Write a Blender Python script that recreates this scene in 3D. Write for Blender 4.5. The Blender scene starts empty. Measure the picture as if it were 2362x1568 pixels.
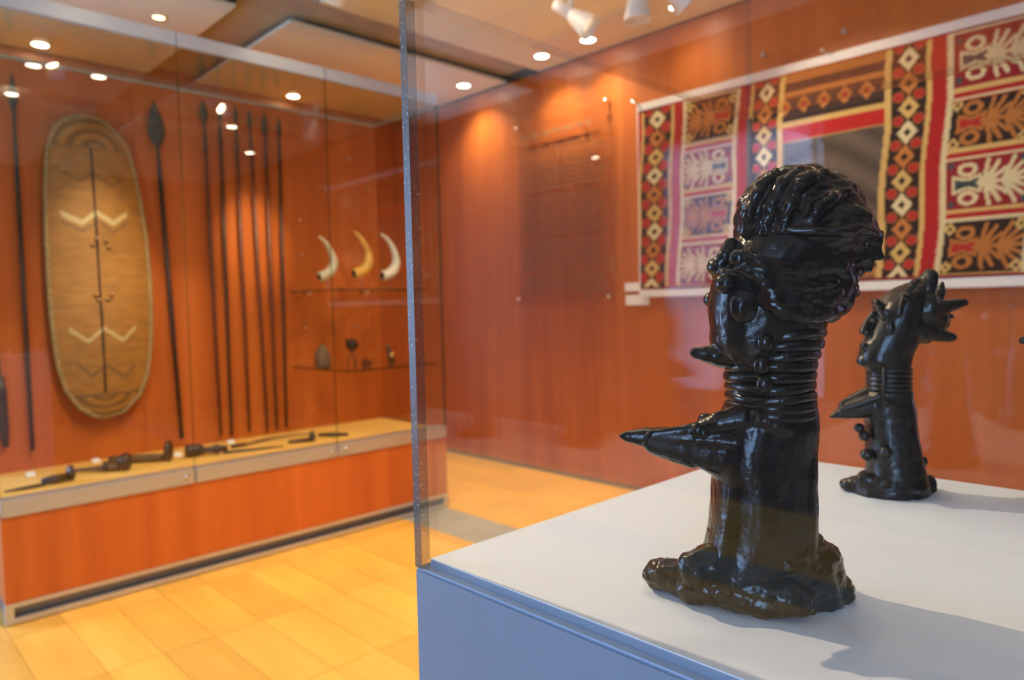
import bpy, bmesh, math, random
import numpy as np
from mathutils import Vector, Matrix, noise
random.seed(7)
PI = math.pi
scene = bpy.context.scene
COL = scene.collection

# ------------------------------------------------------------------ camera
CAM = Vector((0.0, 0.0, 1.25))
YAW, PIT, ROL, FPX = math.radians(45.808), math.radians(-2.730), math.radians(-1.2975), 1640.885
fw = Vector((math.cos(PIT)*math.cos(YAW), math.cos(PIT)*math.sin(YAW), math.sin(PIT)))
rt = fw.cross(Vector((0, 0, 1))).normalized(); up = rt.cross(fw)
rt2 = rt*math.cos(ROL) + up*math.sin(ROL); up2 = -rt*math.sin(ROL) + up*math.cos(ROL)
cd = bpy.data.cameras.new('camera'); cam = bpy.data.objects.new('camera', cd); COL.objects.link(cam)
m = Matrix((rt2, up2, -fw)).transposed().to_4x4(); m.translation = CAM
cam.matrix_world = m
cd.sensor_width = 36.0; cd.lens = FPX/2362*36.0; cd.clip_start = 0.02; cd.clip_end = 60
cd.dof.use_dof = True; cd.dof.focus_distance = 0.655; cd.dof.aperture_fstop = 5.0; cd.dof.aperture_blades = 7
scene.camera = cam
# ------------------------------------------------------------------ world, exposure
w = bpy.data.worlds.new('overcast_sky'); scene.world = w; w.use_nodes = True
w.node_tree.nodes['Background'].inputs[0].default_value = (0.38, 0.62, 1.0, 1)
w.node_tree.nodes['Background'].inputs[1].default_value = 10.0
vs = scene.view_settings
scene.display_settings.display_device = 'sRGB'
vs.view_transform = 'Standard'; vs.look = 'None'; vs.gamma = 1.0; vs.use_curve_mapping = False
vs.exposure = 1.15
cy = scene.cycles
cy.max_bounces = 9; cy.diffuse_bounces = 4; cy.glossy_bounces = 6; cy.transmission_bounces = 6
cy.transparent_max_bounces = 40; cy.sample_clamp_indirect = 6.0; cy.caustics_reflective = False; cy.caustics_refractive = False
cy.use_denoising = True
# daylight from the window behind the camera and an added back-wall window
for (loc, rot, wid) in (((-3.30, -1.82, 1.55), (0, -PI/2, 0), 1.58), ((-1.70, 5.50, 1.55), (-PI/2, 0, 0), 2.20)):
    pl = bpy.data.lights.new('window_portal', 'AREA'); pl.shape = 'RECTANGLE'
    pl.size, pl.size_y = (2.3, wid) if rot[0] == 0 else (wid, 2.3)
    pl.cycles.is_portal = True
    po = bpy.data.objects.new('window_portal', pl); COL.objects.link(po)
    po.location = loc; po.rotation_euler = rot

# ------------------------------------------------------------------ material helpers
MATS = {}
def nmat(name):
    mt = bpy.data.materials.new(name); mt.use_nodes = True; MATS[name] = mt
    nt = mt.node_tree; b = nt.nodes['Principled BSDF']
    return mt, nt, b
def N(nt, t, **kw):
    n = nt.nodes.new(t)
    for k, v in kw.items(): setattr(n, k, v)
    return n
def simple(name, col, rough=0.5, metal=0.0, spec=0.5, bump=0.0, bscale=200.0, var=0.0, vscale=8.0, coat=0.0):
    mt, nt, b = nmat(name)
    b.inputs['Base Color'].default_value = (*col, 1); b.inputs['Roughness'].default_value = rough
    b.inputs['Metallic'].default_value = metal; b.inputs['Specular IOR Level'].default_value = spec
    b.inputs['Coat Weight'].default_value = coat
    tc = N(nt, 'ShaderNodeTexCoord')
    if var > 0:
        nz = N(nt, 'ShaderNodeTexNoise'); nz.inputs['Scale'].default_value = vscale; nz.inputs['Detail'].default_value = 5
        nt.links.new(tc.outputs['Object'], nz.inputs['Vector'])
        rp = N(nt, 'ShaderNodeValToRGB')
        rp.color_ramp.elements[0].position = 0.3; rp.color_ramp.elements[1].position = 0.7
        rp.color_ramp.elements[0].color = (*[c*(1-var) for c in col], 1); rp.color_ramp.elements[1].color = (*[min(1, c*(1+var)) for c in col], 1)
        nt.links.new(nz.outputs['Fac'], rp.inputs['Fac']); nt.links.new(rp.outputs['Color'], b.inputs['Base Color'])
    if bump > 0:
        nz2 = N(nt, 'ShaderNodeTexNoise'); nz2.inputs['Scale'].default_value = bscale; nz2.inputs['Detail'].default_value = 4
        nt.links.new(tc.outputs['Object'], nz2.inputs['Vector'])
        bp = N(nt, 'ShaderNodeBump'); bp.inputs['Strength'].default_value = bump; bp.inputs['Distance'].default_value = 0.002
        nt.links.new(nz2.outputs['Fac'], bp.inputs['Height']); nt.links.new(bp.outputs['Normal'], b.inputs['Normal'])
    return mt
def wood(name, c0, c1, scale=(6, 6, 0.35), rough=0.38, rand=0.0, detail=6, spec=0.4):
    mt, nt, b = nmat(name)
    tc = N(nt, 'ShaderNodeTexCoord'); mp = N(nt, 'ShaderNodeMapping'); mp.inputs['Scale'].default_value = scale
    nt.links.new(tc.outputs['Object'], mp.inputs['Vector'])
    nz = N(nt, 'ShaderNodeTexNoise'); nz.inputs['Scale'].default_value = 1.6; nz.inputs['Detail'].default_value = detail; nz.inputs['Roughness'].default_value = 0.62
    nt.links.new(mp.outputs['Vector'], nz.inputs['Vector'])
    rp = N(nt, 'ShaderNodeValToRGB'); rp.color_ramp.elements[0].position = 0.32; rp.color_ramp.elements[1].position = 0.68
    rp.color_ramp.elements[0].color = (*c0, 1); rp.color_ramp.elements[1].color = (*c1, 1)
    nt.links.new(nz.outputs['Fac'], rp.inputs['Fac'])
    out = rp.outputs['Color']
    if rand > 0:
        oi = N(nt, 'ShaderNodeObjectInfo')
        mr = N(nt, 'ShaderNodeMapRange'); mr.inputs['To Min'].default_value = 1-rand; mr.inputs['To Max'].default_value = 1+rand*0.6
        nt.links.new(oi.outputs['Random'], mr.inputs['Value'])
        hs = N(nt, 'ShaderNodeHueSaturation'); nt.links.new(out, hs.inputs['Color']); nt.links.new(mr.outputs['Result'], hs.inputs['Value'])
        out = hs.outputs['Color']
        ad = N(nt, 'ShaderNodeVectorMath'); ad.operation = 'ADD'
        cb = N(nt, 'ShaderNodeCombineXYZ'); ml = N(nt, 'ShaderNodeMath'); ml.operation = 'MULTIPLY'; ml.inputs[1].default_value = 37.0
        nt.links.new(oi.outputs['Random'], ml.inputs[0]); nt.links.new(ml.outputs[0], cb.inputs[0]); nt.links.new(ml.outputs[0], cb.inputs[1])
        nt.links.new(mp.outputs['Vector'], ad.inputs[0]); nt.links.new(cb.outputs[0], ad.inputs[1]); nt.links.new(ad.outputs[0], nz.inputs['Vector'])
    nt.links.new(out, b.inputs['Base Color'])
    b.inputs['Roughness'].default_value = rough; b.inputs['Specular IOR Level'].default_value = spec
    return mt
def pane(name, tint, f0=0.04, gain=1.0):
    """thin clear sheet: a see-through surface with a mirror reflection that rises at grazing angles"""
    mt = bpy.data.materials.new(name); mt.use_nodes = True; MATS[name] = mt
    nt = mt.node_tree; nt.nodes.clear()
    out = N(nt, 'ShaderNodeOutputMaterial'); mx = N(nt, 'ShaderNodeMixShader')
    tr = N(nt, 'ShaderNodeBsdfTransparent'); tr.inputs['Color'].default_value = (*tint, 1)
    gl = N(nt, 'ShaderNodeBsdfGlossy'); gl.inputs['Roughness'].default_value = 0.0; gl.inputs['Color'].default_value = (1, 1, 1, 1)
    lw = N(nt, 'ShaderNodeLayerWeight'); lw.inputs['Blend'].default_value = 0.5
    pw = N(nt, 'ShaderNodeMath'); pw.operation = 'POWER'; pw.inputs[1].default_value = 5.0
    ma = N(nt, 'ShaderNodeMath'); ma.operation = 'MULTIPLY_ADD'; ma.inputs[1].default_value = (1-f0)*gain; ma.inputs[2].default_value = f0*gain
    nt.links.new(lw.outputs['Facing'], pw.inputs[0]); nt.links.new(pw.outputs[0], ma.inputs[0])
    nt.links.new(ma.outputs[0], mx.inputs[0]); nt.links.new(tr.outputs[0], mx.inputs[1]); nt.links.new(gl.outputs[0], mx.inputs[2])
    nt.links.new(mx.outputs[0], out.inputs['Surface'])
    return mt
def emit(name, col, s):
    mt = bpy.data.materials.new(name); mt.use_nodes = True; MATS[name] = mt
    nt = mt.node_tree; nt.nodes.clear()
    out = N(nt, 'ShaderNodeOutputMaterial'); e = N(nt, 'ShaderNodeEmission')
    e.inputs[0].default_value = (*col, 1); e.inputs[1].default_value = s
    nt.links.new(e.outputs[0], out.inputs[0]); return mt

# ------------------------------------------------------------------ mesh helpers
def add_box(bm, x0, x1, y0, y1, z0, z1, bev=0.0):
    t = bmesh.new()
    v = [t.verts.new(p) for p in ((x0,y0,z0),(x1,y0,z0),(x1,y1,z0),(x0,y1,z0),(x0,y0,z1),(x1,y0,z1),(x1,y1,z1),(x0,y1,z1))]
    for f in ((0,3,2,1),(4,5,6,7),(0,1,5,4),(1,2,6,5),(2,3,7,6),(3,0,4,7)): t.faces.new([v[i] for i in f])
    if bev > 0: bmesh.ops.bevel(t, geom=list(t.edges), offset=bev, segments=2, affect='EDGES')
    merge(bm, t)
def merge(bm, t):
    me = bpy.data.meshes.new('tmp'); t.to_mesh(me); t.free(); bm.from_mesh(me); bpy.data.meshes.remove(me)
def add_tube(bm, pts, rad, n=12, up=(0, 0, 1), p=2.0, rot=0.0):
    """tube along pts; rad: number or (side, up) radius per point; p: superellipse power"""
    pts = [Vector(q) for q in pts]
    if not isinstance(rad, (list, tuple)): rad = [rad]*len(pts)
    rings = []; U = Vector(up); prev = None
    for i, q in enumerate(pts):
        a = pts[max(i-1, 0)]; b = pts[min(i+1, len(pts)-1)]
        T = (b-a).normalized()
        if prev is None:
            S = T.cross(U)
            if S.length < 1e-4: S = T.cross(Vector((1, 0, 0)))
        else:
            S = prev - T*prev.dot(T)
        S.normalize(); prev = S; V = S.cross(T)
        r = rad[i]; ra, rb = r if isinstance(r, (list, tuple)) else (r, r)
        ring = []
        for k in range(n):
            an = 2*PI*k/n + rot; c, s = math.cos(an), math.sin(an)
            c2 = math.copysign(abs(c)**(2/p), c); s2 = math.copysign(abs(s)**(2/p), s)
            ring.append(bm.verts.new(q + S*(ra*c2) + V*(rb*s2)))
        rings.append(ring)
    for i in range(len(rings)-1):
        for k in range(n):
            bm.faces.new((rings[i][k], rings[i][(k+1) % n], rings[i+1][(k+1) % n], rings[i+1][k]))
    bm.faces.new(list(reversed(rings[0]))); bm.faces.new(rings[-1])
def add_loft(bm, secs, n=28, p=2.0):
    """stack of horizontal superellipses (cx, cy, z, rx, ry)"""
    rings = []
    for (cx, cy_, z, rx, ry) in secs:
        ring = []
        for k in range(n):
            an = 2*PI*k/n; c, s = math.cos(an), math.sin(an)
            ring.append(bm.verts.new((cx+rx*math.copysign(abs(c)**(2/p), c), cy_+ry*math.copysign(abs(s)**(2/p), s), z)))
        rings.append(ring)
    for i in range(len(rings)-1):
        for k in range(n):
            bm.faces.new((rings[i][k], rings[i][(k+1) % n], rings[i+1][(k+1) % n], rings[i+1][k]))
    bm.faces.new(list(reversed(rings[0]))); bm.faces.new(rings[-1])
def add_ell(bm, c, r, rotm=None, u=20, v=12):
    t = bmesh.new(); bmesh.ops.create_uvsphere(t, u_segments=u, v_segments=v, radius=1.0)
    M = Matrix.Translation(Vector(c)) @ (rotm.to_4x4() if rotm is not None else Matrix.Identity(4)) @ Matrix.Diagonal((*r, 1))
    bmesh.ops.transform(t, matrix=M, verts=t.verts); merge(bm, t)
def add_prism(bm, poly, z0, z1):
    a = [bm.verts.new((x, y, z0)) for x, y in poly]; b = [bm.verts.new((x, y, z1)) for x, y in poly]
    n = len(poly)
    for k in range(n): bm.faces.new((a[k], a[(k+1) % n], b[(k+1) % n], b[k]))
    bm.faces.new(list(reversed(a))); bm.faces.new(b)
def add_lathe(bm, prof, n=24, c=(0, 0, 0)):
    rings = []
    for r, z in prof:
        rings.append([bm.verts.new((c[0]+r*math.cos(2*PI*k/n), c[1]+r*math.sin(2*PI*k/n), c[2]+z)) for k in range(n)])
    for i in range(len(rings)-1):
        for k in range(n):
            bm.faces.new((rings[i][k], rings[i][(k+1) % n], rings[i+1][(k+1) % n], rings[i+1][k]))
def obj(name, bm, mat, parent=None, smooth=False, loc=None):
    if isinstance(bm, bpy.types.Mesh): me = bm
    else:
        bmesh.ops.recalc_face_normals(bm, faces=bm.faces)
        me = bpy.data.meshes.new(name); bm.to_mesh(me); bm.free()
    if mat is not None and len(me.materials) == 0: me.materials.append(MATS[mat] if isinstance(mat, str) else mat)
    if smooth: me.polygons.foreach_set('use_smooth', [True]*len(me.polygons)); me.update()
    o = bpy.data.objects.new(name, me); COL.objects.link(o)
    if parent is not None: o.parent = parent
    if loc is not None: o.location = loc
    return o
def box(name, x0, x1, y0, y1, z0, z1, mat, parent=None, bev=0.0):
    bm = bmesh.new()
    if parent is None:
        cx, cy_, = (x0+x1)/2, (y0+y1)/2
        add_box(bm, x0-cx, x1-cx, y0-cy_, y1-cy_, 0, z1-z0, bev)
        return obj(name, bm, mat, None, loc=(cx, cy_, z0))
    p = parent.location if parent.parent is None else parent.location + parent.parent.location
    add_box(bm, x0-p.x, x1-p.x, y0-p.y, y1-p.y, z0-p.z, z1-p.z, bev)
    return obj(name, bm, mat, parent)
def tag(o, label, cat, group=None):
    o['label'] = label; o['category'] = cat
    if group: o['group'] = group
    return o
def struct(o): o['kind'] = 'structure'; return o
def thing(name, label, cat, loc=(0, 0, 0), rotz=0.0, group=None):
    o = bpy.data.objects.new(name, None); COL.objects.link(o); o.empty_display_size = 0.1
    o.location = loc; o.rotation_euler = (0, 0, rotz)
    return tag(o, label, cat, group)
def dup(o, parent=None):
    c = o.copy(); COL.objects.link(c); c.parent = parent
    for ch in o.children: dup(ch, c)
    return c
def remeshed(bm, voxel, noise_list=(), smooth_it=2):
    bmesh.ops.recalc_face_normals(bm, faces=bm.faces)
    me = bpy.data.meshes.new('raw'); bm.to_mesh(me); bm.free()
    o = bpy.data.objects.new('raw', me); COL.objects.link(o)
    md = o.modifiers.new('r', 'REMESH'); md.mode = 'VOXEL'; md.voxel_size = voxel; md.use_smooth_shade = True
    if smooth_it:
        sm = o.modifiers.new('s', 'SMOOTH'); sm.factor = 0.5; sm.iterations = smooth_it
    dg = bpy.context.evaluated_depsgraph_get(); dg.update()
    res = bpy.data.meshes.new_from_object(o.evaluated_get(dg))
    bpy.data.objects.remove(o); bpy.data.meshes.remove(me)
    if noise_list:
        n = len(res.vertices)
        co = np.empty(n*3); res.vertices.foreach_get('co', co); co = co.reshape(-1, 3)
        no = np.empty(n*3); res.vertices.foreach_get('normal', no); no = no.reshape(-1, 3)
        d = np.zeros(n)
        for sc, amp, st in noise_list:
            S = Vector(st)
            for i in range(n):
                q = co[i]
                d[i] += amp*noise.noise(Vector((q[0]*sc*S.x, q[1]*sc*S.y, q[2]*sc*S.z)))
        co = co + no*d[:, None]
        res.vertices.foreach_set('co', co.ravel())
    res.polygons.foreach_set('use_smooth', [True]*len(res.polygons)); res.update()
    res.materials.clear()
    return res

# ------------------------------------------------------------------ materials
wood('wall_veneer', (0.41, 0.102, 0.016), (0.54, 0.152, 0.025), (5, 5, 0.25), 0.42)
wood('case_veneer', (0.48, 0.098, 0.014), (0.62, 0.145, 0.020), (5, 5, 0.25), 0.45)
wood('floor_plank', (0.82, 0.40, 0.060), (0.92, 0.50, 0.090), (7, 0.8, 1), 0.33, rand=0.13)
wood('case_floor_wood', (0.86, 0.46, 0.10), (0.92, 0.54, 0.14), (1.5, 8, 1), 0.5)
simple('dark_panel', (0.050, 0.036, 0.028), 0.7, var=0.1, vscale=3)
simple('floor_base', (0.16, 0.06, 0.02), 0.7)
simple('stone', (0.33, 0.30, 0.25), 0.6, var=0.12, vscale=14)
simple('ceiling_panel', (0.84, 0.87, 0.72), 0.75, var=0.05, vscale=2.0)
simple('ceiling_concrete', (0.50, 0.46, 0.36), 0.8, var=0.12, vscale=5)
simple('gap_shade', (0.03, 0.022, 0.016), 0.8)  # near-black colour standing for the shade inside ceiling gaps
simple('grey_rail', (0.42, 0.41, 0.38), 0.5)
simple('aluminium', (0.62, 0.61, 0.60), 0.36, metal=0.75, bump=0.05, bscale=400)
simple('anodised', (0.46, 0.51, 0.62), 0.42, metal=0.1)
simple('dark_steel', (0.20, 0.20, 0.21), 0.38, metal=0.6)
simple('chrome', (0.86, 0.85, 0.83), 0.14, metal=1.0)
simple('plinth_paint', (0.17, 0.22, 0.31), 0.42, var=0.02, vscale=30)
simple('plinth_ledge', (0.30, 0.42, 0.62), 0.22, coat=0.6)
simple('platform_white', (0.71, 0.77, 0.88), 0.55, var=0.01, vscale=6)
simple('platform_side', (0.22, 0.29, 0.40), 0.4)
simple('white_plastic', (0.80, 0.78, 0.74), 0.42)
simple('white_paint', (0.80, 0.78, 0.75), 0.6)
simple('white_card', (0.86, 0.85, 0.83), 0.6)
simple('bronze', (0.012, 0.0085, 0.0070), 0.22, metal=0.0, spec=0.27, bump=0.3, bscale=230, var=0.35, vscale=60, coat=0.12)
simple('bronze_second', (0.016, 0.012, 0.009), 0.28, metal=0.04, spec=0.34, bump=0.2, bscale=380, var=0.4, vscale=80, coat=0.1)
simple('dark_wood', (0.050, 0.018, 0.010), 0.45, var=0.3, vscale=30)
simple('red_wood', (0.13, 0.032, 0.014), 0.42, var=0.3, vscale=30)
simple('iron', (0.055, 0.060, 0.058), 0.45, metal=0.5, var=0.3, vscale=25)
simple('brass', (0.55, 0.36, 0.12), 0.35, metal=0.9)
simple('ivory_pale', (0.72, 0.62, 0.42), 0.38, var=0.14, vscale=30)
simple('ivory_cream', (0.74, 0.66, 0.52), 0.38, var=0.08, vscale=20)
simple('ivory_amber', (0.70, 0.36, 0.06), 0.34, var=0.25, vscale=28)
simple('basket', (0.14, 0.075, 0.035), 0.7, bump=0.5, bscale=150, var=0.3, vscale=60)
simple('shield_rim', (0.36, 0.235, 0.10), 0.7, bump=0.6, bscale=120, var=0.3, vscale=50)
simple('fibre_knob', (0.34, 0.17, 0.06), 0.6)
simple('ink', (0.33, 0.13, 0.04), 0.8)
simple('window_white', (0.75, 0.75, 0.74), 0.5)
pane('case_glass', (0.965, 0.975, 0.965), 0.04)
pane('case_top_glass', (0.90, 0.95, 0.88), 0.045)
pane('case_glass_edge', (0.50, 0.66, 0.56), 0.06)
pane('shelf_glass', (0.93, 0.95, 0.93), 0.05)
pane('acrylic', (0.985, 0.985, 0.985), 0.040)
pane('acrylic_lid', (0.985, 0.985, 0.985), 0.04, 0.75)
pane('window_glass', (0.97, 0.98, 1.0), 0.04)
pane('panel_acrylic', (0.985, 0.97, 0.93), 0.045)
emit('lamp_lens', (1.0, 0.86, 0.62), 26.0)
emit('spot_lens', (1.0, 0.80, 0.50), 40.0)
emit('dim_lens', (1.0, 0.62, 0.22), 5.0)
def edge_mat():
    mt, nt, b = nmat('acrylic_edge')
    tc = N(nt, 'ShaderNodeTexCoord'); nz = N(nt, 'ShaderNodeTexNoise'); nz.inputs['Scale'].default_value = 260; nz.inputs['Detail'].default_value = 3
    nt.links.new(tc.outputs['Object'], nz.inputs['Vector'])
    rp = N(nt, 'ShaderNodeValToRGB'); e = rp.color_ramp.elements
    e[0].position = 0.60; e[0].color = (0.055, 0.047, 0.045, 1); e[1].position = 0.78; e[1].color = (0.50, 0.50, 0.50, 1)
    nt.links.new(nz.outputs['Fac'], rp.inputs['Fac']); nt.links.new(rp.outputs['Color'], b.inputs['Base Color'])
    b.inputs['Roughness'].default_value = 0.40; b.inputs['Alpha'].default_value = 0.86
edge_mat()
pane('acrylic_rim', (0.80, 0.80, 0.78), 0.10)
def cloth_mat():
    mt, nt, b = nmat('printed_cloth')
    at = N(nt, 'ShaderNodeAttribute'); at.attribute_name = 'dye'
    tc = N(nt, 'ShaderNodeTexCoord'); nz = N(nt, 'ShaderNodeTexNoise'); nz.inputs['Scale'].default_value = 60; nz.inputs['Detail'].default_value = 4
    nt.links.new(tc.outputs['Object'], nz.inputs['Vector'])
    mr = N(nt, 'ShaderNodeMapRange'); mr.inputs['To Min'].default_value = 0.80; mr.inputs['To Max'].default_value = 1.18
    nt.links.new(nz.outputs['Fac'], mr.inputs['Value'])
    hs = N(nt, 'ShaderNodeHueSaturation'); nt.links.new(at.outputs['Color'], hs.inputs['Color']); nt.links.new(mr.outputs['Result'], hs.inputs['Value'])
    nt.links.new(hs.outputs['Color'], b.inputs['Base Color']); b.inputs['Roughness'].default_value = 0.9; b.inputs['Specular IOR Level'].default_value = 0.15
cloth_mat()
def shield_mat():
    """woven split-cane face, painted with pale and dark chevrons"""
    mt, nt, b = nmat('woven_shield')
    at = N(nt, 'ShaderNodeAttribute'); at.attribute_name = 'dye'
    tc = N(nt, 'ShaderNodeTexCoord'); wv = N(nt, 'ShaderNodeTexWave'); wv.wave_type = 'BANDS'; wv.bands_direction = 'Z'
    wv.inputs['Scale'].default_value = 26; wv.inputs['Distortion'].default_value = 0.6; wv.inputs['Detail'].default_value = 2
    nt.links.new(tc.outputs['Object'], wv.inputs['Vector'])
    mr = N(nt, 'ShaderNodeMapRange'); mr.inputs['To Min'].default_value = 0.72; mr.inputs['To Max'].default_value = 1.1
    nt.links.new(wv.outputs['Fac'], mr.inputs['Value'])
    hs = N(nt, 'ShaderNodeHueSaturation'); nt.links.new(at.outputs['Color'], hs.inputs['Color']); nt.links.new(mr.outputs['Result'], hs.inputs['Value'])
    nt.links.new(hs.outputs['Color'], b.inputs['Base Color']); b.inputs['Roughness'].default_value = 0.55
    bp = N(nt, 'ShaderNodeBump'); bp.inputs['Strength'].default_value = 0.35; bp.inputs['Distance'].default_value = 0.004
    nt.links.new(wv.outputs['Fac'], bp.inputs['Height']); nt.links.new(bp.outputs['Normal'], b.inputs['Normal'])
shield_mat()

# ------------------------------------------------------------------ room shell
XW, YB, YF, XO, ZC = 3.866, 5.45, -2.70, -3.25, 2.955
ZS = 3.01
floor = struct(box('floor', XO-0.15, XW+0.15, YF-0.15, YB+0.15, -0.12, -0.012, 'floor_base'))
struct(box('wall_textile', XW, XW+0.15, YF-0.15, YB+0.15, -0.012, 3.1, 'wall_veneer'))

bm = bmesh.new()
wy0, wy1, wz0, wz1 = -2.61, -1.03, 0.40, 2.70
for (a, b_, c, d) in ((YF, wy0, -0.012, 3.1), (wy1, YB, -0.012, 3.1), (wy0, wy1, -0.012, wz0), (wy0, wy1, wz1, 3.1)):
    add_box(bm, XO-0.15, XO, a, b_, c, d)
struct(obj('wall_window', bm, 'dark_panel'))
ADDED_WIN = (-2.80, -0.60); bm = bmesh.new()  # made-up opening, out of view, to bring daylight onto the ceiling
for (a, b_, c, d) in ((XO-0.15, ADDED_WIN[0], -0.012, 3.1), (ADDED_WIN[1], XW, -0.012, 3.1), (*ADDED_WIN, -0.012, wz0), (*ADDED_WIN, wz1, 3.1)):
    add_box(bm, a, b_, YB, YB+0.15, c, d)
struct(obj('wall_back', bm, 'wall_veneer'))
struct(box('wall_opposite', XO-0.15, XW, YF-0.15, YF, -0.012, 3.1, 'dark_panel'))
for wi, (y0, y1) in enumerate(((wy0, wy1), ADDED_WIN)):  # the second window is the made-up one that adds daylight
    wn = bpy.data.objects.new('window_%d' % (wi+1), None); COL.objects.link(wn); struct(wn)
    wn.location = (XO-0.08, (y0+y1)/2, wz0) if wi == 0 else ((y0+y1)/2, YB+0.08, wz0); wn.rotation_euler = (0, 0, 0 if wi == 0 else PI/2)
    bm = bmesh.new(); hw = (y1-y0)/2; hh = wz1-wz0
    for (a, b_, c, d) in ((-hw, -hw+0.05, 0, hh), (hw-0.05, hw, 0, hh), (-hw, hw, 0, 0.05), (-hw, hw, hh-0.05, hh), (hw-0.13, hw-0.10, 0, hh)):
        add_box(bm, -0.03, 0.03, a, b_, c, d)
    obj('window_frame', bm, 'window_white', wn)
    bm = bmesh.new(); add_box(bm, -0.004, 0.004, -hw+0.05, hw-0.13, 0.05, hh-0.05); obj('pane', bm, 'window_glass', wn)
    bm = bmesh.new(); add_box(bm, -0.004, 0.004, hw-0.10, hw-0.05, 0.05, hh-0.05); obj('pane', bm, 'window_glass', wn)

# floor planks: square parquet panels of three strips
T = 0.5645; SW = T/3
bm = bmesh.new(); add_box(bm, -SW/2+0.0006, SW/2-0.0006, -T/2+0.0008, T/2-0.0008, -0.012, 0.0, 0.0012)
bmesh.ops.recalc_face_normals(bm, faces=bm.faces)
pm = bpy.data.meshes.new('plank'); bm.to_mesh(pm); bm.free(); pm.materials.append(MATS['floor_plank'])
SX0, SX1 = 2.43, 2.755                                       # stone strip in the floor
rest = bmesh.new()
cands = []
for i in range(-8, 7):
    for j in range(-9, 6):
        for k in range(3):
            cx = 0.8505 + i*T + (k+0.5)*SW; cyy = 2.755 + j*T + T/2
            if cx-SW/2 < XO or cyy-T/2 < YF: continue
            cands.append((cx, cyy))
cands = [c for c in cands if not (c[1] < 3.65 and SX0-0.001 < c[0]+SW/2 and c[0]-SW/2 < SX1+0.001)]
def clipbox(b, x0, x1, y0, y1):
    x0 = max(x0, XO); x1 = min(x1, XW); y0 = max(y0, YF); y1 = min(y1, YB)
    if x1-x0 > 0.01 and y1-y0 > 0.01: add_box(b, x0+0.0006, x1-0.0006, y0+0.0008, y1-0.0008, -0.012, 0.0)
near = []
for (cx, cyy) in cands:
    ang = math.degrees(math.atan2(cyy, cx)); d = math.hypot(cx, cyy)
    inside = cx+SW/2 <= XW and cyy+T/2 <= YB
    if inside and 3 < ang < 84 and d > 1.2 and cyy > 0.3: near.append((d, cx, cyy))
    else: clipbox(rest, cx-SW/2, cx+SW/2, cyy-T/2, cyy+T/2)
near.sort()
for d, cx, cyy in near[300:]: clipbox(rest, cx-SW/2, cx+SW/2, cyy-T/2, cyy+T/2)
for d, cx, cyy in near[:300]:
    o = bpy.data.objects.new('plank', pm); COL.objects.link(o); o.parent = floor
    o.location = Vector((cx, cyy, 0.0)) - floor.location
ro = obj('further_planks', rest, 'floor_plank', floor); ro['kind'] = 'stuff'; ro.location = -floor.location
for j in range(12):                                           # stone pavers in a strip running out from the case
    y1 = 3.8825 - j*0.62; y0 = max(y1-0.618, YF)
    if y1 - y0 < 0.05: break
    box('stone_paver', SX0, SX1, y0, y1, -0.012, 0.0, 'stone', floor)
for j in range(8):
    y1 = 2.755 - j*0.62; y0 = max(y1-0.618, YF+0.001)
    if y1-y0 > 0.05: box('stone_paver', -2.19, -1.865, y0, y1, -0.011, 0.0015, 'stone', floor)
xa = 0.8505+2*T+2*SW; 
box('plank_cut', xa+0.0006, SX0-0.001, 2.755, 3.8825, -0.012, 0.0, 'floor_plank', floor)
box('plank_cut', xa+0.0006, SX0-0.001, YF, 2.754, -0.012, 0.0, 'floor_plank', floor)
xb = 0.8505+4*T
xs = [c[0]-SW/2 for c in cands if c[0]-SW/2 > SX1]
xb = min(xs)
box('plank_cut', SX1+0.001, xb-0.0006, 2.755, 3.8825, -0.012, 0.0, 'floor_plank', floor)
box('plank_cut', SX1+0.001, xb-0.0006, YF, 2.754, -0.012, 0.0, 'floor_plank', floor)

# ceiling: concrete soffit above, beige panels hung below it, broad open bands between panel fields
ceil = struct(box('ceiling', XO-0.15, XW+0.15, YF-0.15, YB+0.15, ZS, ZS+0.12, 'ceiling_concrete'))
bandsx = [(-1.60, -1.28), (1.76, 2.08)]; bandsy = [(0.20, 0.54), (3.62, 3.96)]
fx = [XO+0.01]; 
for a, b_ in bandsx: fx += [a, b_]
fx.append(XW-0.012)
fy = [YF+0.01]
for a, b_ in bandsy: fy += [a, b_]
fy.append(YB-0.01)
for i in range(0, len(fx), 2):
    for j in range(0, len(fy), 2):
        nx = max(1, round((fx[i+1]-fx[i])/0.9)); ny = max(1, round((fy[j+1]-fy[j])/0.9))
        dx = (fx[i+1]-fx[i])/nx; dy = (fy[j+1]-fy[j])/ny
        for p in range(nx):
            for q in range(ny):
                g = 0.0025
                box('ceiling_panel', fx[i]+p*dx+g, fx[i]+(p+1)*dx-g, fy[j]+q*dy+g, fy[j]+(q+1)*dy-g, ZC, ZC+0.02, 'ceiling_panel', ceil, 0.0015)
for a, b_ in bandsy:                                          # edge channels along the bands
    for i in range(0, len(fx), 2):
        box('edge_channel', fx[i], fx[i+1], a, a+0.055, ZC+0.022, ZS-0.002, 'grey_rail', ceil)
        box('painted_gap_shade', fx[i], fx[i+1], a-0.03, a-0.001, ZC+0.021, ZS-0.002, 'gap_shade', ceil)  # solid dark strip, painted for the shade in the gap
for a, b_ in bandsx:
    for j in range(0, len(fy), 2):
        box('painted_gap_shade', a-0.03, a-0.001, fy[j], fy[j+1], ZC+0.021, ZS-0.002, 'gap_shade', ceil)  # the same painted shade along the crossing bands
struct(box('wall_top_shade', XW-0.010, XW, YF, YB, ZC-0.004, ZS, 'gap_shade'))  # dark strip painted for the shade where wall meets ceiling
struct(box('baseboard_textile', XW-0.010, XW, YF, YB, 0.0, 0.02, 'dark_steel'))

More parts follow.
